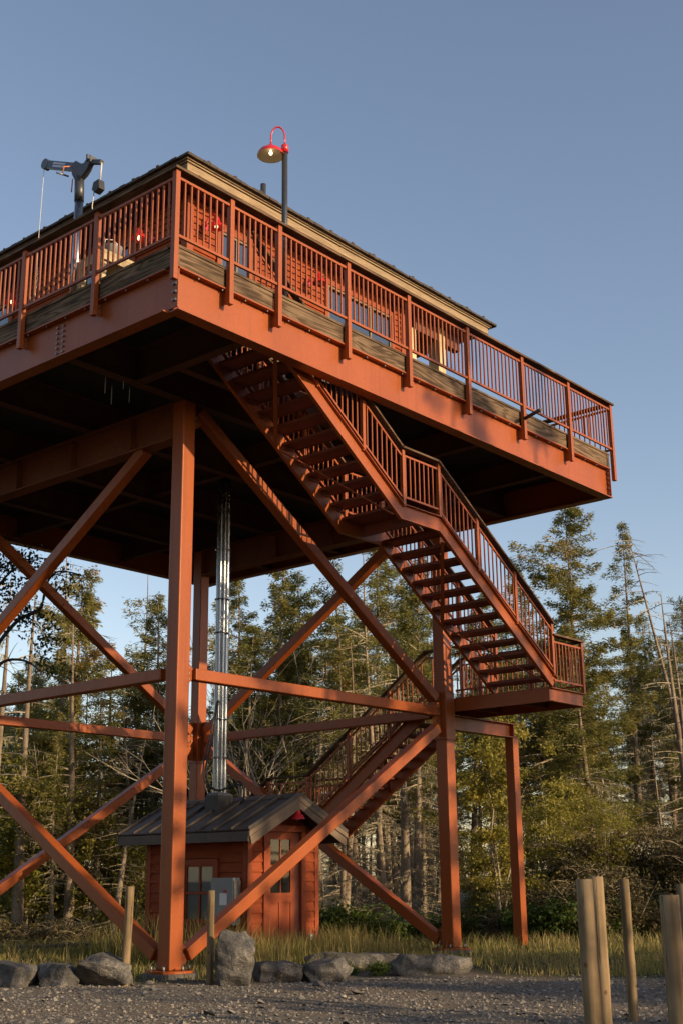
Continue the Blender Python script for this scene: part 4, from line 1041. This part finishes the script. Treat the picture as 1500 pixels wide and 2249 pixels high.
# ------------------------------------------------------------------ timber bollards
def bollard(x, y, top, r, label, lean=(0, 0)):
    z = float(gz(x, y)); pts = []; seg = 9
    r2 = random.Random(int(abs(x * 1000)))
    for i in range(seg):
        t = i / (seg - 1)
        pts.append((x + lean[0] * t + r2.uniform(-.002, .002), y + lean[1] * t + r2.uniform(-.002, .002), z - .25 + (top - z + .25) * t))
    rs_ = [r * (1.03 - .05 * i / (seg - 1)) * r2.uniform(.985, 1.015) for i in range(seg)]
    mb = MB().tube(pts, rs_, 18)
    t = Vector(pts[-1]); mb.tube([t, t + ZV * .006], [rs_[-1], rs_[-1] * .93], 18)
    o = mb.build('bollard', 'post_wood'); return tag(o, label, 'bollard', 'round timber bollards')
bollard(1.31, 2.02, 1.09, .054, 'slim timber bollard left of the near tower leg', (-.0, -.05))
bollard(1.99, 1.22, 1.03, .044, 'slim timber bollard right of the near tower leg')
bollard(-1.14, -5.89, 1.135, .062, 'thick timber bollard standing in front of another one at right')
bollard(.12, -5.27, 1.15, .060, 'timber bollard half hidden behind the thick one at right')
bollard(1.97, -4.53, 1.125, .047, 'slim timber bollard standing alone in the gravel at right')
bollard(-1.42, -6.68, 1.03, .066, 'shortest thick timber bollard near the right edge of the photo')
bollard(1.27, -5.47, 1.08, .052, 'timber bollard behind the shortest one, cut by the right edge')

# ------------------------------------------------------------------ trees
def tubes_np(paths, sides=4):
    """paths: list of (pts Kx3, radii K) -> verts, quads"""
    V = []; Fq = []; o = 0
    for pts, rad in paths:
        pts = np.asarray(pts, float); k = len(pts)
        t = np.gradient(pts, axis=0); t /= np.linalg.norm(t, axis=1)[:, None] + 1e-9
        ref = np.where(np.abs(t[:, 2:3]) > .9, np.array([[1., 0, 0]]), np.array([[0., 0, 1]]))
        a = np.cross(t, ref); a /= np.linalg.norm(a, axis=1)[:, None] + 1e-9; b = np.cross(t, a)
        an = np.arange(sides) * 2 * np.pi / sides
        ring = pts[:, None] + (a[:, None] * np.cos(an)[None, :, None] + b[:, None] * np.sin(an)[None, :, None]) * np.asarray(rad)[:, None, None]
        V.append(ring.reshape(-1, 3))
        i = np.arange(k - 1)[:, None] * sides; j = np.arange(sides)[None]; j2 = (j + 1) % sides
        Fq.append(np.stack([i + j, i + j2, i + sides + j2, i + sides + j], -1).reshape(-1, 4) + o); o += k * sides
    return np.concatenate(V), np.concatenate(Fq)
def sprays(P, D, l, w, rs_, droop=.25, flat=.6):
    """kite shaped needle/leaf faces at P along D"""
    n = len(P); D = D / (np.linalg.norm(D, axis=1)[:, None] + 1e-9)
    S = rs_.normal(0, 1, (n, 3)); S[:, 2] *= (1 - flat)
    S -= D * (S * D).sum(1)[:, None]; S /= np.linalg.norm(S, axis=1)[:, None] + 1e-9
    tip = P + D * l[:, None]; tip[:, 2] -= droop * l
    mid = P + D * (l * .45)[:, None]; mid[:, 2] -= droop * l * .3
    V = np.stack([P, mid + S * w[:, None], tip, mid - S * w[:, None]], 1).reshape(-1, 3)
    return V, np.arange(4 * n).reshape(-1, 4)
def spruce(seed, h=11., cb=.4, width=1.7, dens=1.0, dead=1.0, bend=.25, lean=0, bare_top=0, moss=1.0, r0=.15, needle=1.0, keep=None, step=1.0):
    """returns (trunk mesh, crown mesh)"""
    q = np.random.RandomState(seed)
    K = 16; zz = np.linspace(-.3, h, K); ph = q.rand(3) * 6.28
    tx = bend * (np.sin(zz / h * 2.6 + ph[0]) - math.sin(ph[0])) + lean * (zz / h) ** 1.2
    ty = bend * (np.sin(zz / h * 2.1 + ph[1]) - math.sin(ph[1]))
    rad = r0 * (1 - .93 * np.clip(zz / h, 0, 1) ** .85); rad[0] *= 1.25
    TX = lambda z: np.interp(z, zz, tx); TY = lambda z: np.interp(z, zz, ty)
    trunk = [(np.stack([tx, ty, zz], -1), rad)]
    tw = []; Ls = []
    # dead lower limbs with twigs and beard lichen
    nd = int(72 * dead * h / 11)
    for i in range(nd):
        z = h * q.uniform(.10, min(.98, cb + .18)); a = q.rand() * 6.28; Lb = q.uniform(.35, 1.5) * (.6 + .5 * width / 1.7)
        up = q.uniform(-.25, .25); k = 5; t = np.linspace(0, 1, k)
        P = np.stack([TX(z) + np.cos(a) * Lb * t + .08 * Lb * q.normal(0, 1) * t ** 2, TY(z) + np.sin(a) * Lb * t + .08 * Lb * q.normal(0, 1) * t ** 2, z + Lb * (up * t - .22 * t ** 2)], -1)
        tw.append((P, .016 * (1 - .8 * t) * (.6 + .5 * Lb)))
        for j in range(q.randint(2, 5)):
            s = q.uniform(.3, .95); b0 = np.array([np.interp(s, t, P[:, c]) for c in range(3)]); a2 = a + q.choice([-1, 1]) * q.uniform(.4, 1.0); l2 = Lb * q.uniform(.15, .42)
            t2 = np.linspace(0, 1, 3); P2 = b0 + np.stack([np.cos(a2) * l2 * t2, np.sin(a2) * l2 * t2, -.25 * l2 * t2], -1)
            tw.append((P2, .007 * (1 - .6 * t2)))
        if q.rand() < .85 * moss:
            m_ = q.randint(6, 24); s = q.uniform(.15, 1, m_)
            Ls.append(np.stack([np.interp(s, t, P[:, c]) for c in range(3)], -1) + q.normal(0, .03, (m_, 3)))
    Pn = []; Dn = []; Ln = []; Wn = []; Tn = []; br = []
    z = h * cb; lop = q.rand(4) * 6.28; ztop = h * (1 - bare_top)
    while z < ztop:
        t = (z - h * cb) / (h * (1 - cb)); prof = (1 - t) ** .75 * (.35 + .65 * min(1, t * 5 + .25)) + .05
        nb = q.randint(3, 7)
        for i in range(nb):
            a = q.rand() * 6.28
            asym = 1 + .55 * math.sin(a + lop[0] + .3 * z) * math.sin(z * 1.7 + lop[1]) + .4 * math.sin(2 * a + lop[2] + 1.6 * z)
            Lb = width * prof * q.uniform(.35, 1.2) * max(.2, asym)
            if q.rand() > (.58 + .4 * dens if keep is None else keep): continue
            k = 6; s = np.linspace(0, 1, k); up = q.uniform(-.1, .22) + .45 * t
            P = np.stack([TX(z) + np.cos(a) * Lb * s, TY(z) + np.sin(a) * Lb * s, z + Lb * (up * s - .40 * s ** 2 + .22 * s ** 4)], -1)
            br.append((P, .014 * (1 - .85 * s) * (.5 + .5 * Lb)))
            nn = int(Lb * 250 * dens * (.3 + q.rand())) + 20
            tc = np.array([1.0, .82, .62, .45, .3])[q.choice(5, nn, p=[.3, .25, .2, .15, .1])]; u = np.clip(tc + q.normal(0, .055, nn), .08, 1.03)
            base = np.stack([np.interp(u, s, P[:, c]) for c in range(3)], -1)
            side = np.array([-math.sin(a), math.cos(a), 0]); off = q.normal(0, 1, nn)
            base += side * (off * .17 * Lb * (1.05 - u) ** .6 * .9)[:, None] + q.normal(0, .05, (nn, 3)) + np.array([0, 0, 1]) * q.normal(.0, .045, (nn, 1))
            dirs = np.array([math.cos(a), math.sin(a), 0])[None] + side * (off * .75)[:, None] + q.normal(0, .45, (nn, 3)) + np.array([0, 0, .25])
            Pn.append(base); Dn.append(dirs); Ln.append((.06 + .09 * q.rand(nn)) * needle); Wn.append((.010 + .015 * q.rand(nn)) * needle)
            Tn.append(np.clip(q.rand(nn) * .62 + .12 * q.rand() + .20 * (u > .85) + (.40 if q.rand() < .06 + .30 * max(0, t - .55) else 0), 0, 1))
        z += q.uniform(.13, .26) * (1.1 - .25 * t) * step
    V1, F1 = tubes_np(trunk, 8)
    tm = np_mesh_raw('trunk', V1, F1, np.zeros(len(F1), int), None, True); tm.materials.append(M['bark'])
    parts = []
    if Pn:
        Pn = np.concatenate(Pn); v, f = sprays(Pn, np.concatenate(Dn), np.concatenate(Ln), np.concatenate(Wn), q, .30, .55)
        parts.append((v, f, np.concatenate(Tn), 0))
    if Ls:
        Lp = np.concatenate(Ls); n = len(Lp); dn = np.zeros((n, 3)); dn[:, 2] = -1; dn[:, :2] = q.normal(0, .12, (n, 2))
        v, f = sprays(Lp, dn, .04 + .17 * q.rand(n) ** 2, .007 + .012 * q.rand(n), q, 0, 0); parts.append((v, f, q.rand(n), 1))
    if tw or br:
        v, f = tubes_np(tw + br, 3); parts.append((v, f, np.zeros(len(f)), 2))
    V = []; Fc = []; T = []; Mi = []; o = 0
    for v, f, t_, m_ in parts: V.append(v); Fc.append(f + o); T.append(t_); Mi.append(np.full(len(f), m_)); o += len(v)
    cm = np_mesh_raw('crown', np.concatenate(V), np.concatenate(Fc), np.concatenate(Mi), np.concatenate(T), False)
    for kk in ('needles', 'lichen', 'twig'): cm.materials.append(M[kk])
    return tm, cm, h
def np_mesh_raw(name, verts, faces, mi, tone, smooth):
    me = bpy.data.meshes.new(name); k = faces.shape[1]; nf = len(faces)
    me.vertices.add(len(verts)); me.vertices.foreach_set('co', np.ascontiguousarray(verts, dtype=np.float32).ravel())
    me.loops.add(nf * k); me.loops.foreach_set('vertex_index', np.ascontiguousarray(faces, dtype=np.int32).ravel())
    me.polygons.add(nf); me.polygons.foreach_set('loop_start', np.arange(0, nf * k, k, dtype=np.int32))
    me.polygons.foreach_set('material_index', np.ascontiguousarray(mi, dtype=np.int32)); me.polygons.foreach_set('use_smooth', np.full(nf, smooth))
    if tone is not None:
        at = me.attributes.new('tone', 'FLOAT', 'FACE'); at.data.foreach_set('value', np.ascontiguousarray(tone, dtype=np.float32))
    me.update(calc_edges=True); return me
def put(var, name, x, y, top, label, cat='tree', group=None, rot=None, wide=1.0):
    tm, cm, h = var; z = float(gz(x, y)); s = (top - z) / h
    o = thing(name, label, cat, (x, y, z), group)
    o.scale = (s * wide, s * wide, s); o.rotation_euler = (0, 0, rnd.uniform(0, 6.28) if rot is None else rot)
    for nm, me in (('trunk', tm), ('crown', cm)):
        if me is None: continue
        c = bpy.data.objects.new(nm, me); COL.objects.link(c); c.parent = o
    return o
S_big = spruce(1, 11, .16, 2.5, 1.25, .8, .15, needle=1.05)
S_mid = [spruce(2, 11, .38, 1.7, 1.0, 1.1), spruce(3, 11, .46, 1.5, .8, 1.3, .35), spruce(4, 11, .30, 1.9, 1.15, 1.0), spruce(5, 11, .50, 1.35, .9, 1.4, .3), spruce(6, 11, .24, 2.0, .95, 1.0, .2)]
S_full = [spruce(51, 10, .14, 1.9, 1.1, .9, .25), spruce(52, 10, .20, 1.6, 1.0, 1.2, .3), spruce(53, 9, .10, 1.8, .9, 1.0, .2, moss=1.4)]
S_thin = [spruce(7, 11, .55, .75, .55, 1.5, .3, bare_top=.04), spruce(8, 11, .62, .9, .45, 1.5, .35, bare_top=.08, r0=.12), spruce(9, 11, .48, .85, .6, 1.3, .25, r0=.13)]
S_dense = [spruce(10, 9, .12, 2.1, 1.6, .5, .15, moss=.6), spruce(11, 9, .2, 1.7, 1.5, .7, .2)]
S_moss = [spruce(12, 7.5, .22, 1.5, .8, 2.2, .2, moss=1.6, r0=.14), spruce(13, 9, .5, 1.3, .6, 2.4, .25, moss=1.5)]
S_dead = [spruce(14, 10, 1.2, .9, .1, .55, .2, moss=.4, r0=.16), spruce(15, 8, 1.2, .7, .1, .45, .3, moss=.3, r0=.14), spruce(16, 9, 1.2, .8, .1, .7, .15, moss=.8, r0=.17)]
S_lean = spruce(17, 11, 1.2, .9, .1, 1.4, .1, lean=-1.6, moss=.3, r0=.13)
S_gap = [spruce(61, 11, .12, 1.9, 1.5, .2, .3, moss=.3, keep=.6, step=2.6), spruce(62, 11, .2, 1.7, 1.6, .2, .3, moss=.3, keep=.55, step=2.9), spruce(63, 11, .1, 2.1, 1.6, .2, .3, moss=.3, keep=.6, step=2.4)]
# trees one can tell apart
put(S_big, 'spruce_tree', 22.65, 7.96, 11.83, 'tallest broad spruce right of the stair, its tip just below the deck corner')
put(S_thin[2], 'spruce_tree', 26.5, 8.04, 12.2, 'narrow sparse spruce second from the right edge, beside a bare leaning trunk')
put(S_lean, 'dead_tree', 23.35, 4.44, 10.7, 'bare bleached trunk leaning left at the right side of the photo', rot=R(-49.5))
put(S_dead[1], 'dead_tree', 20.9, 3.83, 7.6, 'broken grey snag near the right edge of the photo')
put(S_moss[0], 'spruce_tree', 18.56, 5.2, 7.2, 'shaggy lichen hung spruce directly behind the stair landing rail')
put(S_mid[4], 'spruce_tree', 27.6, 6.26, 9.7, 'spruce cut by the right edge of the photo')
put(S_mid[1], 'spruce_tree', 30.9, 9.1, 9.2, 'ragged spruce behind the bare leaning trunk')
put(S_mid[0], 'spruce_tree', 18.7, 11.5, 10.7, 'tall spruce behind the crossing of stair and rear brace')
put(S_mid[2], 'spruce_tree', 17.74, 14.43, 10.3, 'green topped spruce seen right of the shiny conduits, left of the two twin tops')
put(S_mid[3], 'spruce_tree', 19.1, 14.45, 10.3, 'bright green topped spruce just right of the one nearest the conduits')
put(S_thin[0], 'spruce_tree', 22.8, 16.5, 10.3, 'thin sparse spruce between the green tops and the rear brace')
put(S_mid[0], 'spruce_tree', 16.6, 15.9, 10.0, 'spruce with a rusty brown tip close to the right of the conduits', rot=2.2)
put(S_mid[4], 'spruce_tree', 19.7, 17.0, 10.1, 'spruce behind the pale leafless tree')
put(S_dense[0], 'spruce_tree', 13.71, 19.26, 10.2, 'broad dense spruce under the left brace crossing, brown cones at its top')
put(S_dead[0], 'dead_tree', 15.71, 23.09, 11.71, 'bare pole of a dead tree behind the dense left spruce')
put(S_thin[1], 'spruce_tree', 16.45, 20.67, 11.02, 'thin spruce with tufted lopsided top left of the near leg')
put(S_mid[2], 'spruce_tree', 15.82, 18.33, 9.68, 'green spruce touching the left side of the near leg', rot=1.0)
put(S_mid[1], 'spruce_tree', 21.2, 12.1, 9.8, 'spruce behind the rising middle stair flight', rot=.6)
put(S_mid[3], 'spruce_tree', 24.45, 12.9, 10.3, 'spruce framed between the right leg and the lower stair flight', rot=3.1)
put(S_mid[0], 'spruce_tree', 27.1, 12.4, 11.7, 'spruce whose tip peeps out above the stair rail', rot=4.4)
# the wood behind: individually placed, look alike
q = np.random.RandomState(21)
lefv = [S_mid[1], S_mid[3], S_mid[0]] + S_thin + [S_moss[1]]
allv = [S_mid[0], S_mid[1], S_mid[3]] + S_thin + S_moss + [S_full[1]]
for i in range(122):
    d = q.uniform(30.5, 56) if i < 92 else q.uniform(44, 60); l = q.uniform(-.33, .33) * d
    if l > 4 and d < 36: d += 8
    if l < 0 and d < 37: d += 7
    x = CAM.x + d * .762 + l * .648; y = CAM.y + d * .648 - l * .762
    put(allv[q.randint(len(allv))] if l > -1 else lefv[q.randint(len(lefv))], 'spruce_tree', x, y, q.uniform(5.2, 9.4 if l > 0 else 8.2) + (d - 30) * .05, 'slender spruce standing in the thick of the wood behind the tower', group='spruces of the wood', wide=q.uniform(.8, 1.1))
for i in range(60):
    d = q.uniform(26.5, 42); l = q.uniform(-.33, .33) * d
    x = CAM.x + d * .762 + l * .648; y = CAM.y + d * .648 - l * .762
    if l < -1: x += 7 * .762; y += 7 * .648
    if x < 12 and y < 12.2 or (l > 3 and d < 31): continue
    put(S_dead[q.randint(3)] if q.rand() < .6 else S_thin[q.randint(3)], 'dead_tree', x, y, q.uniform(4.5, 8.5), 'slim bare trunk with dead twigs at the edge of the wood', group='bare trunks at the wood edge', wide=q.uniform(.8, 1.3))
# named front trunks at the left edge of the wood
for (x, y, tp, lb) in ((10.1, 18.1, 9.11, 'pale straight trunk nearest the left edge, right of the leaning brace end'), (11.33, 18.2, 9.38, 'dark based trunk behind the lower left brace crossing'), (12.48, 17.62, 8.26, 'pair mate trunk between the brace crossing and left bollard')):
    put(S_thin[1] if tp > 10 else S_dead[2], 'dead_tree', x, y, tp, lb, wide=1.0)
put(S_lean, 'fallen_tree', 12.27, 15.56, 5.21, 'dead trunk leaning over behind the left bollard', rot=R(200), wide=1.6)

# leafy growth
def leafy(seed, h, w, nclump, nleaf, stems=5, leaf=.05, flat=.3, crown_from=.25, mats=('leaves',), core=.5):
    q = np.random.RandomState(seed); tw = []; C = []
    for i in range(stems):
        a = q.rand() * 6.28; rr_ = w * .5 * q.uniform(.1, .8); k = 6; t = np.linspace(0, 1, k); hh = h * q.uniform(.6, .98)
        P = np.stack([np.cos(a) * rr_ * t ** 1.4 + q.normal(0, .03 * h, k) * t, np.sin(a) * rr_ * t ** 1.4 + q.normal(0, .03 * h, k) * t, hh * t], -1)
        tw.append((P, (.012 + .006 * h) * (1 - .8 * t)))
        for j in range(7):
            s = q.uniform(.3, 1); b0 = np.array([np.interp(s, t, P[:, c]) for c in range(3)]); a2 = q.rand() * 6.28; l2 = w * q.uniform(.12, .35)
            t2 = np.linspace(0, 1, 4); P2 = b0 + np.stack([np.cos(a2) * l2 * t2, np.sin(a2) * l2 * t2, l2 * (.5 * t2 - .4 * t2 ** 2)], -1)
            tw.append((P2, .007 * (1 - .7 * t2))); C.append(P2[-1]); C.append(P2[2])
    for i in range(nclump):
        u = q.normal(0, 1, 3); u /= np.linalg.norm(u); rr_ = q.rand() ** core
        z = crown_from + (1 - crown_from) * (.5 + .5 * u[2] * rr_)
        C.append(np.array([u[0] * rr_ * w / 2, u[1] * rr_ * w / 2, z * h]))
    C = np.array(C); n = nleaf; ci = q.randint(len(C), size=n)
    sz = (.05 + .11 * q.rand(len(C)) ** 1.5) * w * .5
    P = C[ci] + q.normal(0, 1, (n, 3)) * sz[ci][:, None] * np.array([1, 1, .7]); P[:, 2] = np.abs(P[:, 2])
    D = q.normal(0, 1, (n, 3)); D[:, 2] = -.2 + .4 * D[:, 2]
    v, f = sprays(P, D, leaf * (.7 + .8 * q.rand(n)), leaf * (.25 + .25 * q.rand(n)), q, .2, flat)
    tn = np.clip(.25 + .35 * q.rand(n) + .35 * q.rand(len(C))[ci], 0, 1)
    V, Fq = tubes_np(tw, 4)
    tm = np_mesh_raw('stems', V, Fq, np.zeros(len(Fq), int), None, True); tm.materials.append(M['twig'])
    cm = np_mesh_raw('foliage', v, f, np.zeros(len(f), int), tn, False); cm.materials.append(M[mats[0]])
    return tm, cm, h
def bush(var, name, x, y, s, label, cat='bush', group=None, rot=None, sxy=1.0):
    tm, cm, h = var; o = thing(name, label, cat, (x, y, float(gz(x, y)) - .03), group)
    o.scale = (s * sxy, s * sxy, s); o.rotation_euler = (0, 0, rnd.uniform(0, 6.28) if rot is None else rot)
    for nm, me in (('stem', tm), ('foliage', cm)):
        c = bpy.data.objects.new(nm, me); COL.objects.link(c); c.parent = o
    return o
B1_ = leafy(31, 4.2, 3.0, 34, 11000, 9, .055, crown_from=.35)
B2_ = leafy(32, 3.4, 2.6, 26, 8000, 9, .055, crown_from=.15)
B3_ = leafy(33, .75, 1.2, 24, 3200, 9, .055, crown_from=.05, mats=('herb',))
B4_ = leafy(34, 1.3, 1.9, 26, 3600, 14, .055, crown_from=.1, mats=('bramble',), core=.6)
B5_ = leafy(35, 5.5, 2.6, 40, 9000, 3, .07, crown_from=.45)
B6_ = leafy(36, 3.0, 3.6, 30, 2600, 9, .10, crown_from=.25, mats=('dark_leaves',))
for i, (x, y, s, lb) in enumerate(((12.05, 18.9, 1.28, 'yellow green sapling thicket at the left, under the rear strut'), (13.28, 17.46, 1.13, 'sunlit leafy thicket between the brace crossing and the near leg'), (10.88, 20.27, 1.43, 'leafy thicket at the far left edge of the wood'), (13.97, 16.64, 0.96, 'leafy bush behind the near leg, left of the shed roof'), (12.0, 18.96, 0.89, 'smaller leafy bush in front of the left thicket'))):
    bush((B1_, B2_)[i % 2], 'leafy_bush', x, y, s * 1.12, lb)
bush(B5_, 'crooked_sapling', 12.9, 4.2, .92, 'crooked pale stemmed sapling between the right leg and the thin column', 'tree')
bush(B2_, 'leafy_bush', 15.6, 4.7, .98, 'broad leafy bush right of the thin stair column')
bush(B2_, 'leafy_bush', 17.3, 5.4, .9, 'leafy bush filling the gap behind the stair column')
bush(B1_, 'leafy_bush', 17.0, 7.6, .72, 'leafy bush behind the right tower leg')
bush(B2_, 'leafy_bush', 15.3, 3.1, .62, 'lower leafy bush at the foot of the dark bank')
for i in range(26):
    d = q.uniform(25, 31); l = q.uniform(-.04, .20) * d
    bush(B3_, 'fern_clump', CAM.x + d * .762 + l * .648, CAM.y + d * .648 - l * .762, q.uniform(.7, 1.35), 'bright green knee high undergrowth clump behind the right leg', 'undergrowth', 'green undergrowth clumps')
for i in range(30):
    d = q.uniform(25, 30.5); l = q.uniform(.11, .32) * d
    bush(B4_, 'bramble_clump', CAM.x + d * .762 + l * .648, CAM.y + d * .648 - l * .762, q.uniform(.6, 1.1), 'tangled brown bramble on the shaded bank at right', 'bramble', 'brambles on the bank')
for i in range(16):
    d = q.uniform(30, 35); l = q.uniform(-.30, -.10) * d
    bush(B4_, 'dry_weed_clump', CAM.x + d * .762 + l * .648, CAM.y + d * .648 - l * .762, q.uniform(.5, .95), 'dry seeding weeds at the foot of the left trunks', 'weeds', 'dry weeds at left')
q2 = np.random.RandomState(4)
for (x, y) in ((.95, 3.25), (1.55, 2.75), (2.75, 1.75), (2.9, 1.45), (3.75, 1.15), (4.6, 1.15), (4.7, .75), (5.9, .9), (2.0, 2.9), (6.3, .55), (.2, 3.6), (3.3, 1.5)):
    bush(B3_, 'weed_clump', x, y, q2.uniform(.16, .30), 'low green weeds rooted beside the boulders', 'weeds', 'weeds beside the boulders')
def bare(seed, h, w):
    q = np.random.RandomState(seed); paths = []
    def grow(p, d, l, r, lev):
        k = 5; t = np.linspace(0, 1, k)[:, None]; bend = q.normal(0, .12, 3)
        P = p + d * l * t + bend * l * t ** 2; paths.append((P, r * (1 - .55 * t[:, 0])))
        if lev == 0: return
        for i in range(q.randint(2, 5)):
            s = q.uniform(.35, 1); b = p + d * l * s + bend * l * s * s; nd = d + q.normal(0, .42, 3); nd[2] = abs(nd[2]) * .8 + .25; nd /= np.linalg.norm(nd)
            grow(b, nd, l * q.uniform(.45, .75), r * .5, lev - 1)
    for i in range(3): grow(np.array([q.normal(0, .15), q.normal(0, .15), -.1]), np.array([q.normal(0, .1), q.normal(0, .1), 1.0]), h * .42, .05, 4)
    V, Fq = tubes_np(paths, 3)
    me = np_mesh_raw('branches', V, Fq, np.zeros(len(Fq), int), None, True); me.materials.append(M['dead_wood']); zt = V[:, 2].max()
    return me, None, float(zt)
bt = bare(41, 8, 2)
put(bt, 'bare_tree', 13.57, 12.07, 8.55, 'pale leafless tree with fine twigs right of the conduits')
# dark overhanging broadleaf at the far left, close behind the deck
dk = thing('dark_broadleaf', 'dark broadleaf with curving limbs at the left edge under the deck', 'tree', (5.24, 11.18, -.3))
o_ = np.array([5.24, 11.18, -.3])
limbs = [[(5.24, 11.18, -.2), (4.83, 10.69, 2.32), (4.5, 10.32, 3.99), (4.25, 10.04, 5.25), (4.04, 9.72, 6.51), (3.94, 9.39, 7.3)], [(4.3, 10.1, 5.0), (4.41, 9.71, 5.58), (4.57, 9.33, 6.0), (4.78, 9.0, 6.18), (4.77, 8.8, 6.66), (4.87, 8.59, 6.87), (5.16, 8.27, 6.8)],
         [(4.45, 10.25, 4.4), (4.69, 10.1, 5.2), (5.0, 9.78, 5.31), (5.34, 9.49, 5.07), (5.67, 9.19, 4.87)], [(4.1, 9.8, 6.2), (3.99, 9.07, 6.66), (4.16, 8.76, 6.9), (4.38, 8.45, 7.02)]]
rads = [.13, .045, .04, .03]
paths = []
q = np.random.RandomState(9)
for lm, r_ in zip(limbs, rads):
    pts = np.array([tuple(v) for v in smooth(lm, 5)]) - o_; paths.append((pts, r_ * (1 - .75 * np.linspace(0, 1, len(pts)))))
    if r_ < .1:
        for k in range(16):
            b0 = pts[q.randint(len(pts) // 4, len(pts))]; dv_ = q.normal(0, 1, 3); dv_[2] = abs(dv_[2]) * .3; dv_ *= .55 / np.linalg.norm(dv_)
            t_ = np.linspace(0, 1, 4)[:, None]; paths.append((b0 + dv_ * t_ + np.array([0, 0, -.15]) * t_ ** 2, .010 * (1 - .7 * t_[:, 0])))
V, Fq = tubes_np(paths, 6)
me = np_mesh_raw('trunk', V, Fq, np.zeros(len(Fq), int), None, True); me.materials.append(M['dark_bark'])
c = bpy.data.objects.new('trunk', me); COL.objects.link(c); c.parent = dk
cc = np.array([(4.26, 9.22, 7.04), (4.47, 8.93, 7.1), (4.25, 9.44, 6.59), (4.52, 9.1, 6.62), (4.6, 9.23, 6.12), (4.82, 9.08, 5.89), (4.49, 9.31, 6.25), (5.02, 8.96, 5.66), (5.26, 8.94, 5.07), (5.0, 9.13, 5.32), (4.14, 9.23, 7.25), (4.97, 8.56, 6.66), (4.04, 9.49, 7.01), (4.39, 9.51, 6.08)]) - o_
n = 1500; ci = q.randint(len(cc), size=n); Pl = cc[ci] + q.normal(0, .16, (n, 3)); Dl = q.normal(0, 1, (n, 3)); Dl[:, 2] -= .4
v, f = sprays(Pl, Dl, .05 + .05 * q.rand(n), .018 + .018 * q.rand(n), q, .3, .2)
me = np_mesh_raw('crown', v, f, np.zeros(len(f), int), q.rand(n), False); me.materials.append(M['dark_leaves'])
c = bpy.data.objects.new('crown', me); COL.objects.link(c); c.parent = dk
# trees on the sunny side of the clearing, outside the picture: they throw the dappled shade
SH = [(-4.0, -19, 6.6, S_gap[0]), (-1.4, -17, 6.4, S_gap[2]), (1.2, -18, 6.9, S_gap[1]), (3.6, -16.5, 6.6, S_gap[0]), (6.0, -17.5, 9.6, S_gap[1]), (9.3, -17.5, 15.6, S_gap[2]), (10.9, -18.5, 16.4, S_gap[0]), (12.4, -17, 15.6, S_gap[2]),
      (10.0, -15.5, 8.4, S_gap[2]), (14.2, -18.5, 12.2, S_gap[2]), (15.8, -17, 8.4, S_gap[0]), (17.6, -19, 7.4, S_gap[1]), (20.5, -18, 6.8, S_gap[2]), (24, -19, 6.6, S_gap[0]), (28, -18, 6.6, S_gap[1])]
for (x, y, tp, v) in SH:
    put(v, 'spruce_tree', x, y, tp, 'spruce across the clearing, outside the picture, casting the evening shade', group='spruces across the clearing')
q = np.random.RandomState(15)
for i in range(34):  # dense tree row added to block low sky light from the front
    put((S_full + [S_mid[2], S_mid[4]])[q.randint(5)], 'spruce_tree', -34 + i * 2.4 + q.uniform(-.6, .6), q.uniform(-45, -38), q.uniform(10.2, 12.0), 'unseen spruce added behind the camera to block the low sky glow', group='spruces behind the camera', wide=1.3)
# the rest of the wood that rings the clearing, outside the picture
q = np.random.RandomState(77)
for i in range(80):
    a = q.uniform(95, 300) if i % 5 else q.uniform(-20, 20); rr_ = q.uniform(33, 46)
    x, y = -1 + rr_ * math.cos(R(a)), -3 + rr_ * math.sin(R(a))
    d, l = dl(x, y)
    if d > 5 and abs(l) < .36 * d + 3: continue
    if x > -7 and y < 0 and abs(x) < 32: continue
    if i % 5 == 1: x, y = q.uniform(-15, -5), q.uniform(2, 18)  # closer unseen trees, added to block sky light on left-facing sides
    d, l = dl(x, y)
    if d > 5 and abs(l) < .33 * d + 2.2: continue
    put(allv[q.randint(len(allv))], 'spruce_tree', x, y, q.uniform(8, 12), 'spruce of the wood that rings the clearing, outside the picture', group='spruces ringing the clearing', wide=1.5)
# ------------------------------------------------------------------ light
SUN = Vector((.19, -1, .285)).normalized()
sl = bpy.data.lights.new('sun', 'SUN'); sl.energy = 2.5; sl.angle = R(.55); sl.color = (1, .76, .47)
so = bpy.data.objects.new('sun', sl); COL.objects.link(so); so.rotation_euler = SUN.to_track_quat('Z', 'Y').to_euler()
w = bpy.data.worlds.new('World'); scene.world = w; w.use_nodes = True
nt = w.node_tree; nt.nodes.clear()
sk = nt.nodes.new('ShaderNodeTexSky'); sk.sky_type = 'NISHITA'; sk.sun_disc = False
sk.sun_elevation = math.asin(SUN.z); sk.sun_rotation = math.atan2(SUN.x, SUN.y)
sk.air_density = 1.0; sk.dust_density = .7; sk.ozone_density = 1.6; sk.altitude = 10
bg = nt.nodes.new('ShaderNodeBackground'); bg.inputs['Strength'].default_value = .10
ow = nt.nodes.new('ShaderNodeOutputWorld')
tn_ = nt.nodes.new('ShaderNodeMix'); tn_.data_type = 'RGBA'; tn_.blend_type = 'MULTIPLY'; tn_.inputs[0].default_value = 1; tn_.inputs[7].default_value = (1.05, .885, .815, 1)
nt.links.new(sk.outputs[0], tn_.inputs[6]); nt.links.new(tn_.outputs[2], bg.inputs['Color']); nt.links.new(bg.outputs[0], ow.inputs['Surface'])
vs = scene.view_settings; vs.view_transform = 'Standard'; vs.look = 'None'; vs.exposure = 1.2; vs.gamma = 1; vs.use_curve_mapping = False
scene.render.engine = 'CYCLES'
scene.cycles.use_denoising = True
scene.cycles.max_bounces = 6; scene.cycles.diffuse_bounces = 3; scene.cycles.transparent_max_bounces = 12
